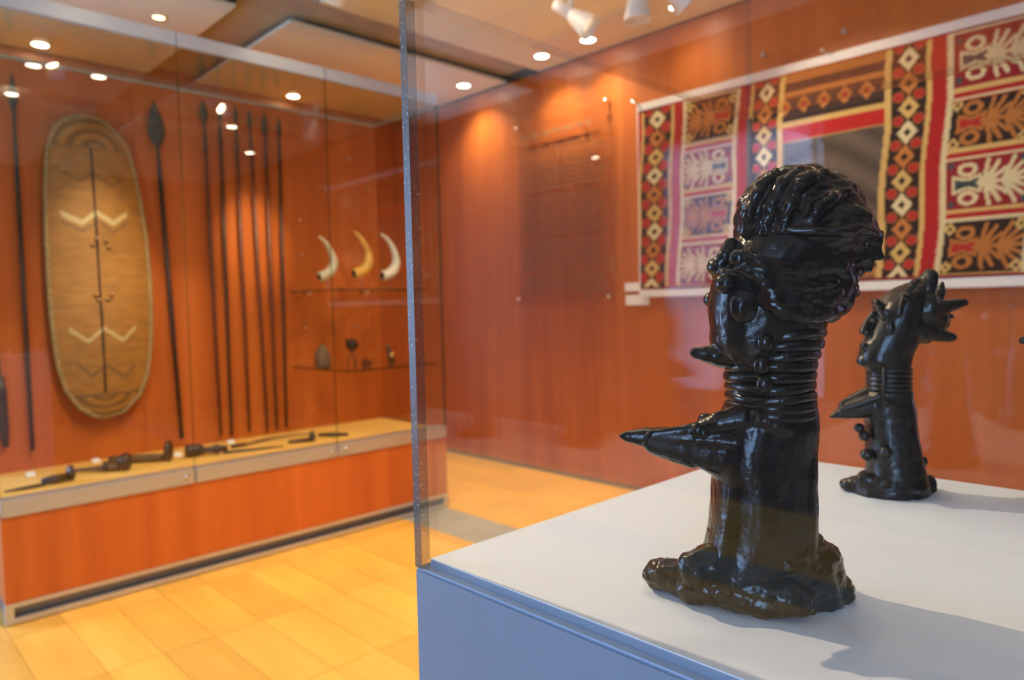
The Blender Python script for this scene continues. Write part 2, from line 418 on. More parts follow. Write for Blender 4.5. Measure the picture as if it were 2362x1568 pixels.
# ------------------------------------------------------------------ lamps
def aim(o, target):
    d = Vector(target)-o.location; o.rotation_euler = d.to_track_quat('-Z', 'Y').to_euler()
WARM = (1.0, 0.84, 0.58)
def downlight(x, y, label, power=26, lens='lamp_lens', r=0.045, size=125):
    t = thing('recessed_downlight', label, 'downlight', (x, y, ZC), 0, 'recessed ceiling downlights')
    bm = bmesh.new(); add_lathe(bm, [(r, 0.0), (r+0.002, -0.003), (r+0.016, -0.004), (r+0.017, 0.0)], 24); tr_ = obj('trim_ring', bm, 'white_plastic', t, True)
    bm = bmesh.new(); add_lathe(bm, [(0.0005, -0.0008), (r, -0.0008), (r, -0.0002), (0.0005, -0.0002)], 20); obj('lens', bm, lens, tr_)
    ld = bpy.data.lights.new('downlight_lamp', 'SPOT'); ld.energy = power; ld.color = WARM; ld.spot_size = math.radians(size); ld.spot_blend = 1.0; ld.shadow_soft_size = 0.035
    lo = bpy.data.objects.new('downlight_lamp', ld); COL.objects.link(lo); lo.parent = t; lo.location = (0, 0, -0.012)
    return t
for (x, y, pw, lab) in ((3.650, 4.225, 30, 'recessed ceiling downlight beside the textile wall, nearest the glass case top corner'),
                    (3.635, 3.385, 30, 'recessed ceiling downlight beside the textile wall, just left of the white track spot'),
                    (3.648, 2.985, 26, 'recessed ceiling downlight by the textile wall, behind the mouth of the tilted track spot'),
                    (3.645, 2.313, 9, 'recessed ceiling downlight by the textile wall, furthest right of those in view'),
                    (2.790, 5.305, 26, 'recessed ceiling downlight seen through the right part of the case top'),
                    (1.080, 5.300, 26, 'recessed ceiling downlight seen through the left part of the case top'),
                    (0.900, 2.550, 38, 'added ceiling downlight out of view, brightening the floor close to the shield'),  # this and the next two are added, unseen, to brighten deck and floor
                    (1.650, 2.550, 38, 'added ceiling downlight out of view, brightening the floor close to the spears'),
                    (2.400, 2.550, 38, 'added ceiling downlight out of view, brightening the floor close to the case shelves'),
                    (1.130, 1.170, 5, 'recessed ceiling downlight over the floor in front of the shield'),
                    (1.520, 1.190, 5, 'recessed ceiling downlight over the floor in front of the spears'),
                    (1.140, 0.330, 2, 'recessed ceiling downlight above the pale plinth'),
                    (2.810, 0.410, 4, 'recessed ceiling downlight between the pale plinth and the textile'),
                    (3.400, -0.53, 5, 'recessed ceiling downlight near the far end of the textile wall')):
    downlight(x, y, lab, pw)
downlight(1.487, 4.386, 'small amber ceiling lamp glowing above the left end of the case', 6, 'dim_lens', 0.03)

def track_spot(loc, target, label, power, size=30, L=0.15, lens='spot_lens', soft=0.03, color=WARM, blend=0.35):
    """stem from the ceiling, cylindrical body, flared bell shade, lens"""
    t = thing('track_spotlight', label, 'spotlight', loc, 0, 'white track spotlights')
    d = (Vector(target)-Vector(loc)).normalized(); q = d.to_track_quat('-Z', 'Y').to_matrix().to_4x4()
    def put(bm): bmesh.ops.transform(bm, matrix=q, verts=bm.verts); return bm
    bm = bmesh.new(); add_lathe(bm, [(0.001, 0.10), (0.026, 0.098), (0.030, 0.085), (0.030, 0.0), (0.026, -0.004), (0.001, -0.004)], 24); obj('body', put(bm), 'white_plastic', t, True)
    bm = bmesh.new(); add_lathe(bm, [(0.030, -0.002), (0.034, -0.012), (0.062, -L+0.004), (0.064, -L), (0.060, -L), (0.031, -0.014), (0.001, -0.012)], 28); sh_ = obj('shade', put(bm), 'white_plastic', t, True)
    bm = bmesh.new(); add_lathe(bm, [(0.0005, -L*0.45), (0.036, -L*0.45), (0.036, -L*0.45+0.001), (0.0005, -L*0.45+0.001)], 20); obj('lens', put(bm), lens, sh_)
    bm = bmesh.new(); add_tube(bm, [(0, 0, 0.02), (0, 0, ZC-loc[2])], 0.011, 10); obj('stem', bm, 'white_plastic', t, True)
    bm = bmesh.new(); add_box(bm, -0.05, 0.05, -0.018, 0.018, ZC-loc[2]-0.022, ZC-loc[2], 0.003); obj('mounting_plate', bm, 'white_plastic', t)
    ld = bpy.data.lights.new('spot_lamp', 'SPOT'); ld.energy = power; ld.color = color; ld.spot_size = math.radians(size); ld.spot_blend = blend; ld.shadow_soft_size = soft
    lo = bpy.data.objects.new('spot_lamp', ld); COL.objects.link(lo); lo.parent = t; lo.location = d*(L*0.5); lo.rotation_euler = q.to_euler()
    return t
track_spot((2.640, 2.262, 2.632), (3.25, 0.75, 1.30), 'white track spotlight tilted towards the textile, its bell mouth showing', 8, 50, L=0.125)
track_spot((2.742, 1.957, 2.690), (2.80, 1.93, 1.2), 'white track spotlight with a bell shade pointing straight down', 26, 60)
track_spot((2.80, 1.85, 2.70), (3.83, 1.35, 1.8), 'white track spotlight cut off by the upper edge, right of the downward one', 19, 75)
track_spot((0.42, 2.35, 2.80), (0.78, 0.28, 1.12), 'white track spotlight trained on the dark figures from beyond the plinth', 88, 34, soft=0.012, color=(1.0, 0.78, 0.48))
track_spot((-2.37, 1.34, 2.77), (1.15, 0.35, 1.45), 'white track spotlight near the window wall, mirrored in the plinth cover', 10, 40)
track_spot((0.95, 2.80, 2.83), (1.05, 4.1, 1.52), 'white track spotlight trained on the oval shield', 60, 22, blend=1.0)
track_spot((1.82, 2.95, 2.83), (1.885, 4.15, 1.66), 'white track spotlight trained on the row of spears', 80, 20, blend=1.0)
track_spot((1.05, 1.95, 2.80), (1.35, 3.80, 0.50), 'added track spotlight out of view, brightening the deck under the weapons', 45, 46)  # added lamp, unseen, to make the deck brighter
track_spot((2.20, 1.55, 2.80), (2.52, 3.9, 1.5), 'white track spotlight trained on the tusks', 34, 10)

# ------------------------------------------------------------------ wall case
CX0, CX1, CY0, CY1, CZ = 0.480, 2.775, 3.46, 4.17, 2.55
case = thing('display_case', 'tall glass display case with veneered base and aluminium rails along the left', 'display case', ((CX0+CX1)/2, (CY0+CY1)/2, 0))
box('toe_kick', CX0+0.02, CX1-0.02, CY0+0.035, CY1, 0.0, 0.075, 'dark_steel', case)
box('plinth_rail', CX0, CX1, CY0-0.002, CY0+0.03, 0.004, 0.026, 'aluminium', case, 0.002)
box('plinth_rail', CX0, CX1, CY0-0.002, CY0+0.03, 0.070, 0.088, 'aluminium', case, 0.002)
box('corner_foot', CX0, CX0+0.03, CY0, CY0+0.03, 0.026, 0.070, 'aluminium', case)
box('corner_foot', CX1-0.03, CX1, CY0, CY0+0.03, 0.026, 0.070, 'aluminium', case)
base = box('base_cabinet', CX0+0.003, CX1-0.003, CY0+0.004, CY1, 0.088, 0.455, 'case_veneer', case)
bw = (CX1-CX0)/3; rails = []
for k in range(3):
    a = CX0+k*bw; b_ = a+bw; g = 0.003
    rails.append(None); rails[-1] = box('front_rail', a+g, b_-g, CY0-0.004, CY0+0.070, 0.443, 0.515, 'aluminium', case, 0.005)
    box('top_rail', a+g, b_-g, CY0-0.002, CY0+0.02, 2.485, CZ, 'anodised', case, 0.003)
    box('door_pane', a+0.002, b_-0.002, CY0+0.004, CY0+0.012, 0.515, 2.487, 'case_glass', case)
    box('back_panel', a+0.001, b_-0.001, CY1-0.02, CY1, 0.455, 2.50, 'case_veneer', case)
    for e in ((a, a+0.002),) + (((b_-0.002, b_),) if k == 2 else ()):
        box('pane_edge', e[0], e[1], CY0+0.003, CY0+0.013, 0.515, 2.487, 'case_glass_edge', case)
box('case_deck', CX0+0.003, CX1-0.003, CY0+0.068, CY1-0.02, 0.455, 0.500, 'case_floor_wood', case)
box('end_pane', CX1-0.008, CX1, CY0+0.014, CY1-0.002, 0.50, 2.50, 'case_glass', case)
box('end_pane', CX0, CX0+0.008, CY0+0.014, CY1-0.002, 0.50, 2.50, 'case_glass', case)
box('pane_edge', CX1-0.008, CX1, CY0+0.004, CY0+0.013, 0.50, 2.485, 'case_glass_edge', case)
box('end_rail', CX1-0.02, CX1, CY0+0.02, CY1, 0.455, 0.50, 'aluminium', case)
box('top_pane', CX0, CX1, CY0+0.02, CY1, 2.500, 2.510, 'case_top_glass', case)
box('back_rail', CX0, CX1, CY1-0.03, CY1, 2.485, 2.500, 'grey_rail', case)
box('end_top_rail', CX1-0.008, CX1, CY0+0.02, CY1-0.03, 2.488, 2.500, 'grey_rail', case)
def lock(x, z):
    bm = bmesh.new(); add_lathe(bm, [(0.0005, 0.012), (0.007, 0.012), (0.010, 0.009), (0.010, 0.0)], 16)
    bmesh.ops.transform(bm, matrix=Matrix.Translation(Vector((x, CY0-0.004, z))-case.location) @ Matrix.Rotation(PI/2, 4, 'X'), verts=bm.verts)
    obj('lock', bm, 'chrome', rails[min(2, int((x-CX0)/bw))], True)
lock(1.205, 0.483); lock(1.97, 0.483); lock(2.06, 0.483)
for (x, z) in ((2.195, 1.82), (2.195, 1.60), (2.20, 1.14), (2.57, 1.14), (2.56, 2.24)):
    bm = bmesh.new(); add_lathe(bm, [(0.0005, 0.014), (0.006, 0.013), (0.008, 0.008), (0.005, 0.0)], 12)
    bmesh.ops.transform(bm, matrix=Matrix.Translation(Vector((x, CY1-0.02, z))-case.location) @ Matrix.Rotation(PI/2, 4, 'X'), verts=bm.verts)
    obj('wall_pin', bm, 'chrome', case, True)
def shelf(z, y0, label):
    t = thing('glass_shelf', label, 'shelf', (2.43, 3.85, z))
    box('shelf_pane', 2.12, 2.755, y0+0.004, CY1-0.022, z-0.010, z, 'shelf_glass', t)
    box('pane_edge', 2.12, 2.755, y0, y0+0.004, z-0.010, z, 'case_glass_edge', t)
    box('pane_edge', 2.116, 2.12, y0, CY1-0.022, z-0.010, z, 'case_glass_edge', t)
    for x in (2.20, 2.62):
        bm = bmesh.new(); add_tube(bm, [Vector((x, CY1-0.022, z-0.016))-t.location, Vector((x, CY1-0.12, z-0.016))-t.location], 0.005, 8); obj('bracket_pin', bm, 'chrome', t, True)
shelf(1.372, 3.60, 'upper glass shelf in the case, under the three tusks')
shelf(0.905, 3.52, 'lower glass shelf in the case, carrying the small dark vessels')

# ---- spears hung on the back panel
YP = CY1-0.02
def spear(xt, zt, xb, zb, blade_len, blade_w, socket, r, label, shaft='dark_wood', off=0.035, neck=0.05):
    t = thing('spear', label, 'spear', (xb, YP-off, zb), 0, 'spears hung upright in the case')
    tip = Vector((xt-xb, 0, zt-zb)); d = tip.normalized(); L = tip.length; S = Vector((1, 0, 0))-d*d.x; S.normalize()
    bl = L-blade_len; so = bl-socket
    bm = bmesh.new(); add_tube(bm, [d*0.0, d*(so*0.5), d*(so+0.02)], [r*0.85, r, r*0.9], 10); obj('shaft', bm, shaft, t, True)
    bm = bmesh.new(); add_tube(bm, [d*so, d*(so+socket*0.5), d*(bl+0.01)], [r*1.05, r*0.8, r*0.62], 10); obj('socket', bm, 'iron', t, True)
    bm = bmesh.new(); prof = [(0.0, 0.18), (0.12, 0.55), (0.30, 0.98), (0.42, 1.0), (0.65, 0.70), (0.85, 0.34), (1.0, 0.02)]
    pts = [d*(bl+blade_len*s) for s, _ in prof]; rd = [(max(blade_w*ww/2, 0.0008), 0.0045*(0.4+0.6*ww)) for _, ww in prof]
    add_tube(bm, pts, rd, 8, up=(0, 1, 0)); obj('blade', bm, 'iron', t, True)
    bm = bmesh.new(); add_lathe(bm, [(0.0005, 0.012), (0.004, 0.011), (0.005, 0.0), (0.005, -off+0.001)], 10)
    bmesh.ops.transform(bm, matrix=Matrix.Translation(d*(L*0.62)+Vector((0, -0.012, 0))) @ Matrix.Rotation(PI/2, 4, 'X'), verts=bm.verts)
    return t
spear(0.715, 2.42, 0.717, 0.60, 0.20, 0.040, 0.50, 0.011, 'thin spear with a long iron neck, furthest left beside the shield', 'dark_wood')
spear(1.350, 2.40, 1.418, 0.555, 0.255, 0.090, 0.22, 0.013, 'spear with a broad black leaf blade, right of the shield', 'dark_wood')
for (xt, zt, xb, zb, bl, bwid, so, sh, lab) in (
        (1.612, 2.455, 1.634, 0.540, 0.135, 0.050, 0.16, 'red_wood', 'spear with a small arrow blade, first of the row of six'),
        (1.704, 2.440, 1.697, 0.530, 0.100, 0.026, 0.10, 'dark_wood', 'dark spear with a narrow tip, second of the row of six'),
        (1.796, 2.455, 1.804, 0.540, 0.110, 0.030, 0.16, 'red_wood', 'spear with a barbed tip, third of the row of six'),
        (1.878, 2.455, 1.915, 0.525, 0.135, 0.034, 0.14, 'red_wood', 'leaning spear in the lit patch, fourth of the row of six'),
        (1.972, 2.445, 1.975, 0.530, 0.150, 0.042, 0.16, 'red_wood', 'spear with a slim leaf blade, fifth of the row of six'),
        (2.064, 2.430, 2.038, 0.535, 0.130, 0.030, 0.13, 'dark_wood', 'spear nearest the shelves, last of the row of six')):
    spear(xt, zt, xb, zb, bl, bwid, so, 0.0105, lab, sh)
# sheathed blade at the far left
t = thing('sheathed_sword', 'short dark sheathed sword hanging at the far left of the case', 'sword', (0.60, YP-0.03, 0.63))
bm = bmesh.new(); add_tube(bm, [(0.012, 0, 0.0), (0.006, 0, 0.10), (0, 0, 0.26), (-0.004, 0, 0.34)], [(0.012, 0.006), (0.022, 0.009), (0.027, 0.010), (0.024, 0.010)], 10, up=(0, 1, 0)); obj('sheath', bm, 'dark_wood', t, True)
bm = bmesh.new(); add_tube(bm, [(-0.004, 0, 0.335), (-0.006, 0, 0.40), (-0.010, 0, 0.47)], [(0.015, 0.012), (0.012, 0.010), (0.018, 0.014)], 10, up=(0, 1, 0)); obj('hilt', bm, 'basket', t, True)
bm = bmesh.new(); add_tube(bm, [(-0.034, 0, 0.335), (0.026, 0, 0.342)], 0.007, 8); obj('guard', bm, 'brass', t, True)

# ---- oval wicker shield
def build_shield():
    LO = [(0.983, 2.247), (0.916, 2.217), (0.877, 2.179), (0.851, 2.113), (0.833, 2.006), (0.822, 1.838), (0.816, 1.629), (0.815, 1.419), (0.818, 1.271), (0.825, 1.122), (0.838, 0.993), (0.864, 0.883), (0.917, 0.79), (0.973, 0.746), (1.015, 0.731)]
    RO = [(1.03, 2.249), (1.06, 2.246), (1.098, 2.230), (1.156, 2.179), (1.195, 2.118), (1.221, 2.01), (1.246, 1.854), (1.265, 1.674), (1.274, 1.491), (1.277, 1.307), (1.266, 1.099), (1.244, 0.938), (1.2, 0.827), (1.123, 0.748), (1.035, 0.730)]
    cx0, z0 = 1.030, 0.729; H = 2.249-z0
    t = thing('oval_shield', 'tall oval woven cane shield with zigzag chevrons, lit in the middle', 'shield', (cx0, YP-0.075, z0))
    LZ = np.array([p[1] for p in LO])[::-1]; LX = np.array([p[0] for p in LO])[::-1]; RZ = np.array([p[1] for p in RO])[::-1]; RX = np.array([p[0] for p in RO])[::-1]
    def width(s): z = z0+s*H; return float(np.interp(z, LZ, LX))-cx0, float(np.interp(z, RZ, RX))-cx0
    def front(x, s):
        a, b_ = width(s); q = 2*(x-a)/max(b_-a, 1e-4)-1; return -0.050*(1-q*q)*(1-(2*s-1)**4*0.8)
    nu, nv = 90, 240; co = []; cols = []; fc = []
    base_c = np.array((0.44, 0.190, 0.034)); pale = np.array((0.66, 0.48, 0.22)); dark = np.array((0.20, 0.105, 0.045)); brown = np.array((0.27, 0.115, 0.032))
    ZIG = [([(0.893, 1.957), (0.961, 1.920), (1.018, 1.965), (1.105, 1.905), (1.148, 1.945)], 0.012, dark), ([(0.873, 1.755), (0.960, 1.712), (1.025, 1.765), (1.101, 1.718), (1.172, 1.772)], 0.030, pale), ([(0.873, 1.715), (0.960, 1.668), (1.027, 1.722), (1.101, 1.672), (1.172, 1.728)], 0.012, dark),
           ([(0.885, 1.185), (0.963, 1.120), (1.032, 1.185), (1.121, 1.120), (1.190, 1.188)], 0.022, pale), ([(0.910, 1.012), (0.974, 0.945), (1.035, 0.995), (1.123, 0.932), (1.182, 0.995)], 0.016, dark)]
    for j in range(nv+1):
        s = j/nv; z = z0+s*H; a, b_ = width(s)
        for i in range(nu+1):
            f = i/nu; x = a+(b_-a)*f; X = x+cx0
            co.append((x, front(x, s), s*H))
            c = base_c*(0.95+0.22*noise.noise(Vector((f*6, s*60, 1.0))))
            cl = 1.030-0.018*(s-0.1)
            if abs(X-cl) < 0.006: c = brown*0.6
            for zz, w_, pc in ZIG:
                if zz[0][0] < X < zz[-1][0] and abs(z-np.interp(X, [p[0] for p in zz], [p[1] for p in zz])) < w_/2: c = pc
            if z > 2.085 or z < 0.850:
                e = (z-2.085)/0.165 if z > 2.085 else (0.850-z)/0.12
                rr = math.hypot((X-cl-(0.02 if z > 2 else 0))/0.20, e)
                c = base_c*(0.80+0.30*math.sin(rr*20))
                if e < 0.06: c = dark
            cols.append((*np.clip(c, 0, 1), 1))
    for j in range(nv):
        for i in range(nu):
            k = j*(nu+1)+i; fc.append((k, k+1, k+nu+2, k+nu+1))
    n0 = len(co); co += [(x, y+0.018, z) for x, y, z in co]; cols += cols
    fc += [(d+n0, c+n0, b_+n0, a+n0) for a, b_, c, d in fc]
    me = bpy.data.meshes.new('face'); me.from_pydata(co, [], fc); me.update()
    at = me.color_attributes.new('dye', 'FLOAT_COLOR', 'POINT'); at.data.foreach_set('color', np.array(cols, dtype=np.float32).ravel())
    wf = obj('woven_face', me, 'woven_shield', t, True)
    pts = [(x-cx0, 0.004, z-z0) for x, z in LO]+[(x-cx0, 0.004, z-z0) for x, z in reversed(RO)]
    fine = []
    for i in range(len(pts)):
        p, q = Vector(pts[i]), Vector(pts[(i+1) % len(pts)]); m_ = max(1, int((q-p).length/0.022))
        for k in range(m_): fine.append(p+(q-p)*(k/m_))
    fine.append(fine[0])
    bm = bmesh.new(); add_tube(bm, fine, [0.0105+0.0022*(k % 2) for k in range(len(fine))], 8, up=(0, 1, 0)); obj('bound_rim', bm, 'shield_rim', t, True)
    for (X, z) in ((1.0, 1.603), (1.019, 1.636), (1.072, 1.595), (1.06, 1.627), (1.006, 1.353), (1.017, 1.327), (1.073, 1.353), (1.056, 1.331)):
        s = (z-z0)/H; bm = bmesh.new(); add_ell(bm, (X-cx0, front(X-cx0, s)-0.004, z-z0), (0.013, 0.010, 0.011)); obj('lashing_knot', bm, 'fibre_knob', wf, True)
    bm = bmesh.new(); add_tube(bm, [(1.030-0.018*(s-0.1)-cx0, front(0, s)-0.001, s*H) for s in [0.09+0.8*k/20 for k in range(21)]], 0.004, 6); obj('centre_seam', bm, 'dark_wood', t, True)
    for (X, z) in ((0.93, 1.95), (1.14, 1.95), (1.03, 0.90)):
        bm = bmesh.new(); add_tube(bm, [(X-cx0, 0.0, z-z0), (X-cx0, 0.074, z-z0)], 0.006, 8); obj('mount_pin', bm, 'chrome', t, True)
build_shield()

# ---- tusks, vessels
def tusk(pr, r, mat, label):
    cx = sum(p[0] for p in pr)/len(pr); t = thing('tusk', label, 'tusk', (cx, 3.84, 1.372))
    q = [Vector((x-cx, 0, z-1.372)) for x, z in pr]; pts = []; n = len(q)
    for i in range(n-1):                                       # smooth curve through the measured points
        p0, p1, p2, p3 = q[max(i-1, 0)], q[i], q[i+1], q[min(i+2, n-1)]
        for k in range(4):
            u = k/4; pts.append(0.5*((2*p1)+(p2-p0)*u+(2*p0-5*p1+4*p2-p3)*u*u+(3*p1-p0-3*p2+p3)*u**3))
    pts.append(q[-1]); m = len(pts)-1
    rad = [r*(0.16+0.84*min(1, (k/m)*1.55)**0.9) for k in range(m+1)]
    bm = bmesh.new(); add_tube(bm, pts, rad, 14, up=(0, 1, 0)); obj('ivory', bm, mat, t, True)
    d = (pts[-1]-pts[-2]).normalized()
    bm = bmesh.new(); add_tube(bm, [pts[-1]-d*0.004, pts[-1]+d*0.001], [rad[-1]*0.7]*2, 12); obj('hollow_end', bm, 'dark_wood', t, True)
    k = int(m*0.82); x = pts[k].x; z = pts[k].z-rad[k]*0.8
    bm = bmesh.new(); add_tube(bm, [(x, 0, 0), (x, 0, z)], 0.003, 8); add_box(bm, x-0.02, x+0.02, -0.02, 0.02, 0, 0.004); obj('stand', bm, 'chrome', t)
tusk([(2.151, 1.689), (2.198, 1.653), (2.234, 1.59), (2.246, 1.538), (2.228, 1.490), (2.188, 1.462), (2.146, 1.448)], 0.030, 'ivory_pale', 'pale mottled tusk on the upper shelf, left of the three')
tusk([(2.390, 1.735), (2.440, 1.692), (2.480, 1.626), (2.492, 1.564), (2.468, 1.508), (2.424, 1.480), (2.384, 1.472)], 0.034, 'ivory_amber', 'glowing amber tusk on the upper shelf, middle of the three')
tusk([(2.590, 1.727), (2.644, 1.688), (2.686, 1.620), (2.700, 1.556), (2.676, 1.500), (2.632, 1.470), (2.592, 1.464)], 0.033, 'ivory_cream', 'smooth cream tusk on the upper shelf, right of the three')
t = thing('lidded_basket', 'small brown lidded basket with a pointed lid on the lower shelf', 'basket', (2.150, 3.84, 0.905))
bm = bmesh.new(); add_lathe(bm, [(0.001, 0.0), (0.040, 0.0), (0.047, 0.02), (0.048, 0.055), (0.044, 0.075), (0.001, 0.075)], 24); obj('bowl', bm, 'basket', t, True)
bm = bmesh.new(); add_lathe(bm, [(0.047, 0.070), (0.046, 0.080), (0.036, 0.105), (0.022, 0.125), (0.010, 0.138), (0.001, 0.142)], 24); obj('lid', bm, 'basket', t, True)
bm = bmesh.new(); add_ell(bm, (0, 0, 0.146), (0.007, 0.007, 0.008)); obj('lid_knob', bm, 'dark_wood', t, True)
t = thing('gourd_vessel', 'shiny dark round gourd raised on a spindly stand on the lower shelf', 'vessel', (2.353, 3.84, 0.905))
bm = bmesh.new(); add_ell(bm, (0, 0, 0.128), (0.040, 0.036, 0.038)); add_tube(bm, [(-0.02, 0, 0.145), (-0.045, 0, 0.162)], [0.012, 0.007], 10); obj('gourd', bm, 'bronze_second', t, True)
bm = bmesh.new()
for k in range(3):
    a = k*2*PI/3+0.4; add_tube(bm, [(0.034*math.cos(a), 0.034*math.sin(a), 0), (0.008*math.cos(a), 0.008*math.sin(a), 0.095)], 0.004, 8)
obj('stand', bm, 'red_wood', t, True)
t = thing('wooden_comb', 'low reddish carved object lying beside the gourd on the lower shelf', 'carving', (2.445, 3.82, 0.905))
bm = bmesh.new(); add_box(bm, -0.035, 0.03, -0.012, 0.012, 0.0, 0.022, 0.004); obj('body', bm, 'red_wood', t)
for k in range(4):
    bm = bmesh.new(); add_tube(bm, [(-0.028+0.018*k, 0, 0.02), (-0.032+0.02*k, 0, 0.05-0.006*k)], [0.005, 0.003], 8); obj('prong', bm, 'red_wood', t, True)
t = thing('brass_horn_cup', 'small dark cup with a brass rim at the right of the lower shelf', 'cup', (2.635, 3.84, 0.905))
bm = bmesh.new(); add_tube(bm, [(-0.022, 0, 0.115), (-0.012, 0, 0.075), (0.004, 0, 0.03), (0.006, 0, 0.0)], [0.006, 0.017, 0.022, 0.018], 14); obj('horn', bm, 'dark_wood', t, True)
bm = bmesh.new(); add_ell(bm, (0.002, -0.010, 0.046), (0.019, 0.017, 0.020)); obj('boss', bm, 'brass', t, True)

# ---- daggers and clubs lying on the case deck
ZD = 0.500
def lying(name, label, cat, p0, p1, parts):
    a = Vector((p0[0], p0[1], ZD)); b_ = Vector((p1[0], p1[1], ZD)); d = (b_-a); L = d.length
    t = thing(name, label, cat, a, math.atan2(d.y, d.x), 'weapons laid out on the case deck')
    for (nm, mat, prof) in parts:
        bm = bmesh.new(); zz = max(max((r[1] if isinstance(r, tuple) else r) for _, r in prof), 0.006)
        add_tube(bm, [(L*s, 0, 0.001+zz) for s, _ in prof], [r for _, r in prof], 12); obj(nm, bm, mat, t, True)
    return t
lying('curved_dagger', 'small dagger with a flaring grip, nearest the left end of the deck', 'dagger', (0.53, 3.68), (0.80, 3.72), [
    ('blade', 'iron', [(0, (0.002, 0.003)), (0.25, (0.016, 0.006)), (0.55, (0.022, 0.006))]),
    ('hilt', 'dark_wood', [(0.53, (0.014, 0.014)), (0.70, (0.024, 0.020)), (0.92, (0.018, 0.018))]),
    ('pommel', 'dark_wood', [(0.91, 0.020), (0.93, 0.034), (0.98, 0.036), (1.0, 0.024)])])
lying('short_club', 'brown club with a rounded knob lying second on the deck', 'club', (0.82, 3.84), (1.05, 3.745), [
    ('handle', 'basket', [(0, 0.008), (0.35, 0.012), (0.62, 0.018), (0.80, 0.020)]),
    ('collar', 'dark_wood', [(0.52, 0.021), (0.56, 0.027), (0.60, 0.021)]),
    ('knob', 'dark_wood', [(0.78, 0.022), (0.86, 0.040), (0.95, 0.042), (1.0, 0.026)])])
lying('disc_club', 'club with an upright disc-shaped end below the shield, third on the deck', 'club', (1.01, 3.96), (1.26, 3.80), [
    ('handle', 'basket', [(0, 0.020), (0.3, 0.022), (0.7, 0.020), (0.90, 0.016)]),
    ('disc', 'dark_wood', [(0.885, 0.022), (0.90, 0.050), (0.95, 0.054), (0.98, 0.046), (1.0, 0.020)])])
lying('long_dagger', 'long black dagger with a ribbed hilt at the middle of the deck', 'dagger', (1.80, 3.68), (1.33, 3.83), [
    ('blade', 'iron', [(0, (0.002, 0.003)), (0.2, (0.012, 0.005)), (0.62, (0.016, 0.006))]),
    ('hilt', 'dark_wood', [(0.58, 0.014), (0.66, 0.018), (0.69, 0.028), (0.72, 0.018), (0.80, 0.016), (0.83, 0.024)]),
    ('pommel', 'dark_wood', [(0.82, 0.022), (0.86, 0.032), (0.97, 0.034), (1.0, 0.028)])])
t = thing('iron_sickle', 'thin curved iron blade lying at the back of the deck below the spears', 'sickle', (1.66, 3.90, ZD), -0.2, 'weapons laid out on the case deck')
bm = bmesh.new(); add_tube(bm, [(0.42*s, 0.10*math.sin(PI*s*0.9)-0.02, 0.008+0.012*s) for s in [k/12 for k in range(13)]], [(0.012*(0.2+math.sin(PI*min(k/12+0.1, 1))), 0.004) for k in range(13)], 8); obj('blade', bm, 'iron', t, True)
bm = bmesh.new(); add_tube(bm, [(-0.06, -0.028, 0.012), (0.02, -0.016, 0.012)], 0.010, 10); obj('handle', bm, 'dark_wood', t, True)
lying('knobbed_stick', 'short dark stick with a bright metal knob, right of the curved blade', 'club', (1.86, 3.74), (2.01, 3.71), [
    ('handle', 'dark_wood', [(0, 0.008), (0.6, 0.011), (0.82, 0.013)]),
    ('knob', 'iron', [(0.80, 0.014), (0.86, 0.030), (0.95, 0.030), (1.0, 0.016)])])
lying('small_axe_head', 'stubby dark axe head below the shelves, last on the deck', 'axe', (2.09, 3.82), (2.22, 3.70), [
    ('blade', 'iron', [(0.25, (0.010, 0.010)), (0.5, (0.030, 0.012)), (0.72, (0.026, 0.010))]),
    ('shaft', 'dark_wood', [(0.0, 0.009), (0.3, 0.011), (1.0, 0.009)])])
for (x, y, lab) in ((0.68, 3.98, 'tiny white number tag on the deck behind the curved dagger'), (0.98, 4.08, 'tiny white number tag on the deck left of the disc club'),
                    (1.32, 3.90, 'tiny white number tag on the deck beside the disc club'), (1.66, 4.04, 'tiny white number tag on the deck below the row of spears')):
    bm = bmesh.new(); add_prism(bm, [(-0.018, -0.012), (0.018, -0.012), (0.018, 0.014), (-0.018, 0.014)], 0, 0.002)
    for v in bm.verts:
        if v.co.y > 0: v.co.z += 0.016
    tag(obj('number_tag', bm, 'white_card', None, loc=(x, y, ZD)), lab, 'tag', 'number tags on the deck')

# ------------------------------------------------------------------ textile on the far wall
XT = XW-0.065
TY0, TY1, TZ0, TZ1 = 0.325, 2.705, 1.335, 2.462
tx = thing('patterned_textile', 'large red, black and gold patterned cloth hung flat on the far wall', 'textile', (XT, (TY0+TY1)/2, 1.287))
box('backing_board', XT+0.008, XT+0.016, TY0-0.02, TY1+0.02, 1.30, 2.50, 'white_card', tx)
box('top_bar', XT-0.012, XT+0.008, TY0-0.02, TY1+0.01, 2.462, 2.510, 'white_plastic', tx, 0.003)
box('bottom_bar', XT-0.012, XT+0.008, TY0-0.02, TY1+0.01, 1.287, 1.333, 'white_plastic', tx, 0.003)
for y in (2.705, 1.52, 0.36):
    bm = bmesh.new(); add_tube(bm, [Vector((XW, y, 2.515))-tx.location, Vector((XT-0.07, y, 2.515))-tx.location], 0.007, 10)
    add_tube(bm, [Vector((XT-0.068, y, 2.515))-tx.location, Vector((XT-0.078, y, 2.515))-tx.location], 0.012, 12); obj('hanging_pin', bm, 'chrome', tx, True)
for y in (2.60, 1.52, 0.42):
    bm = bmesh.new(); add_tube(bm, [Vector((XW, y, 1.31))-tx.location, Vector((XT+0.01, y, 1.31))-tx.location], 0.008, 10); obj('lower_standoff', bm, 'chrome', tx, True)
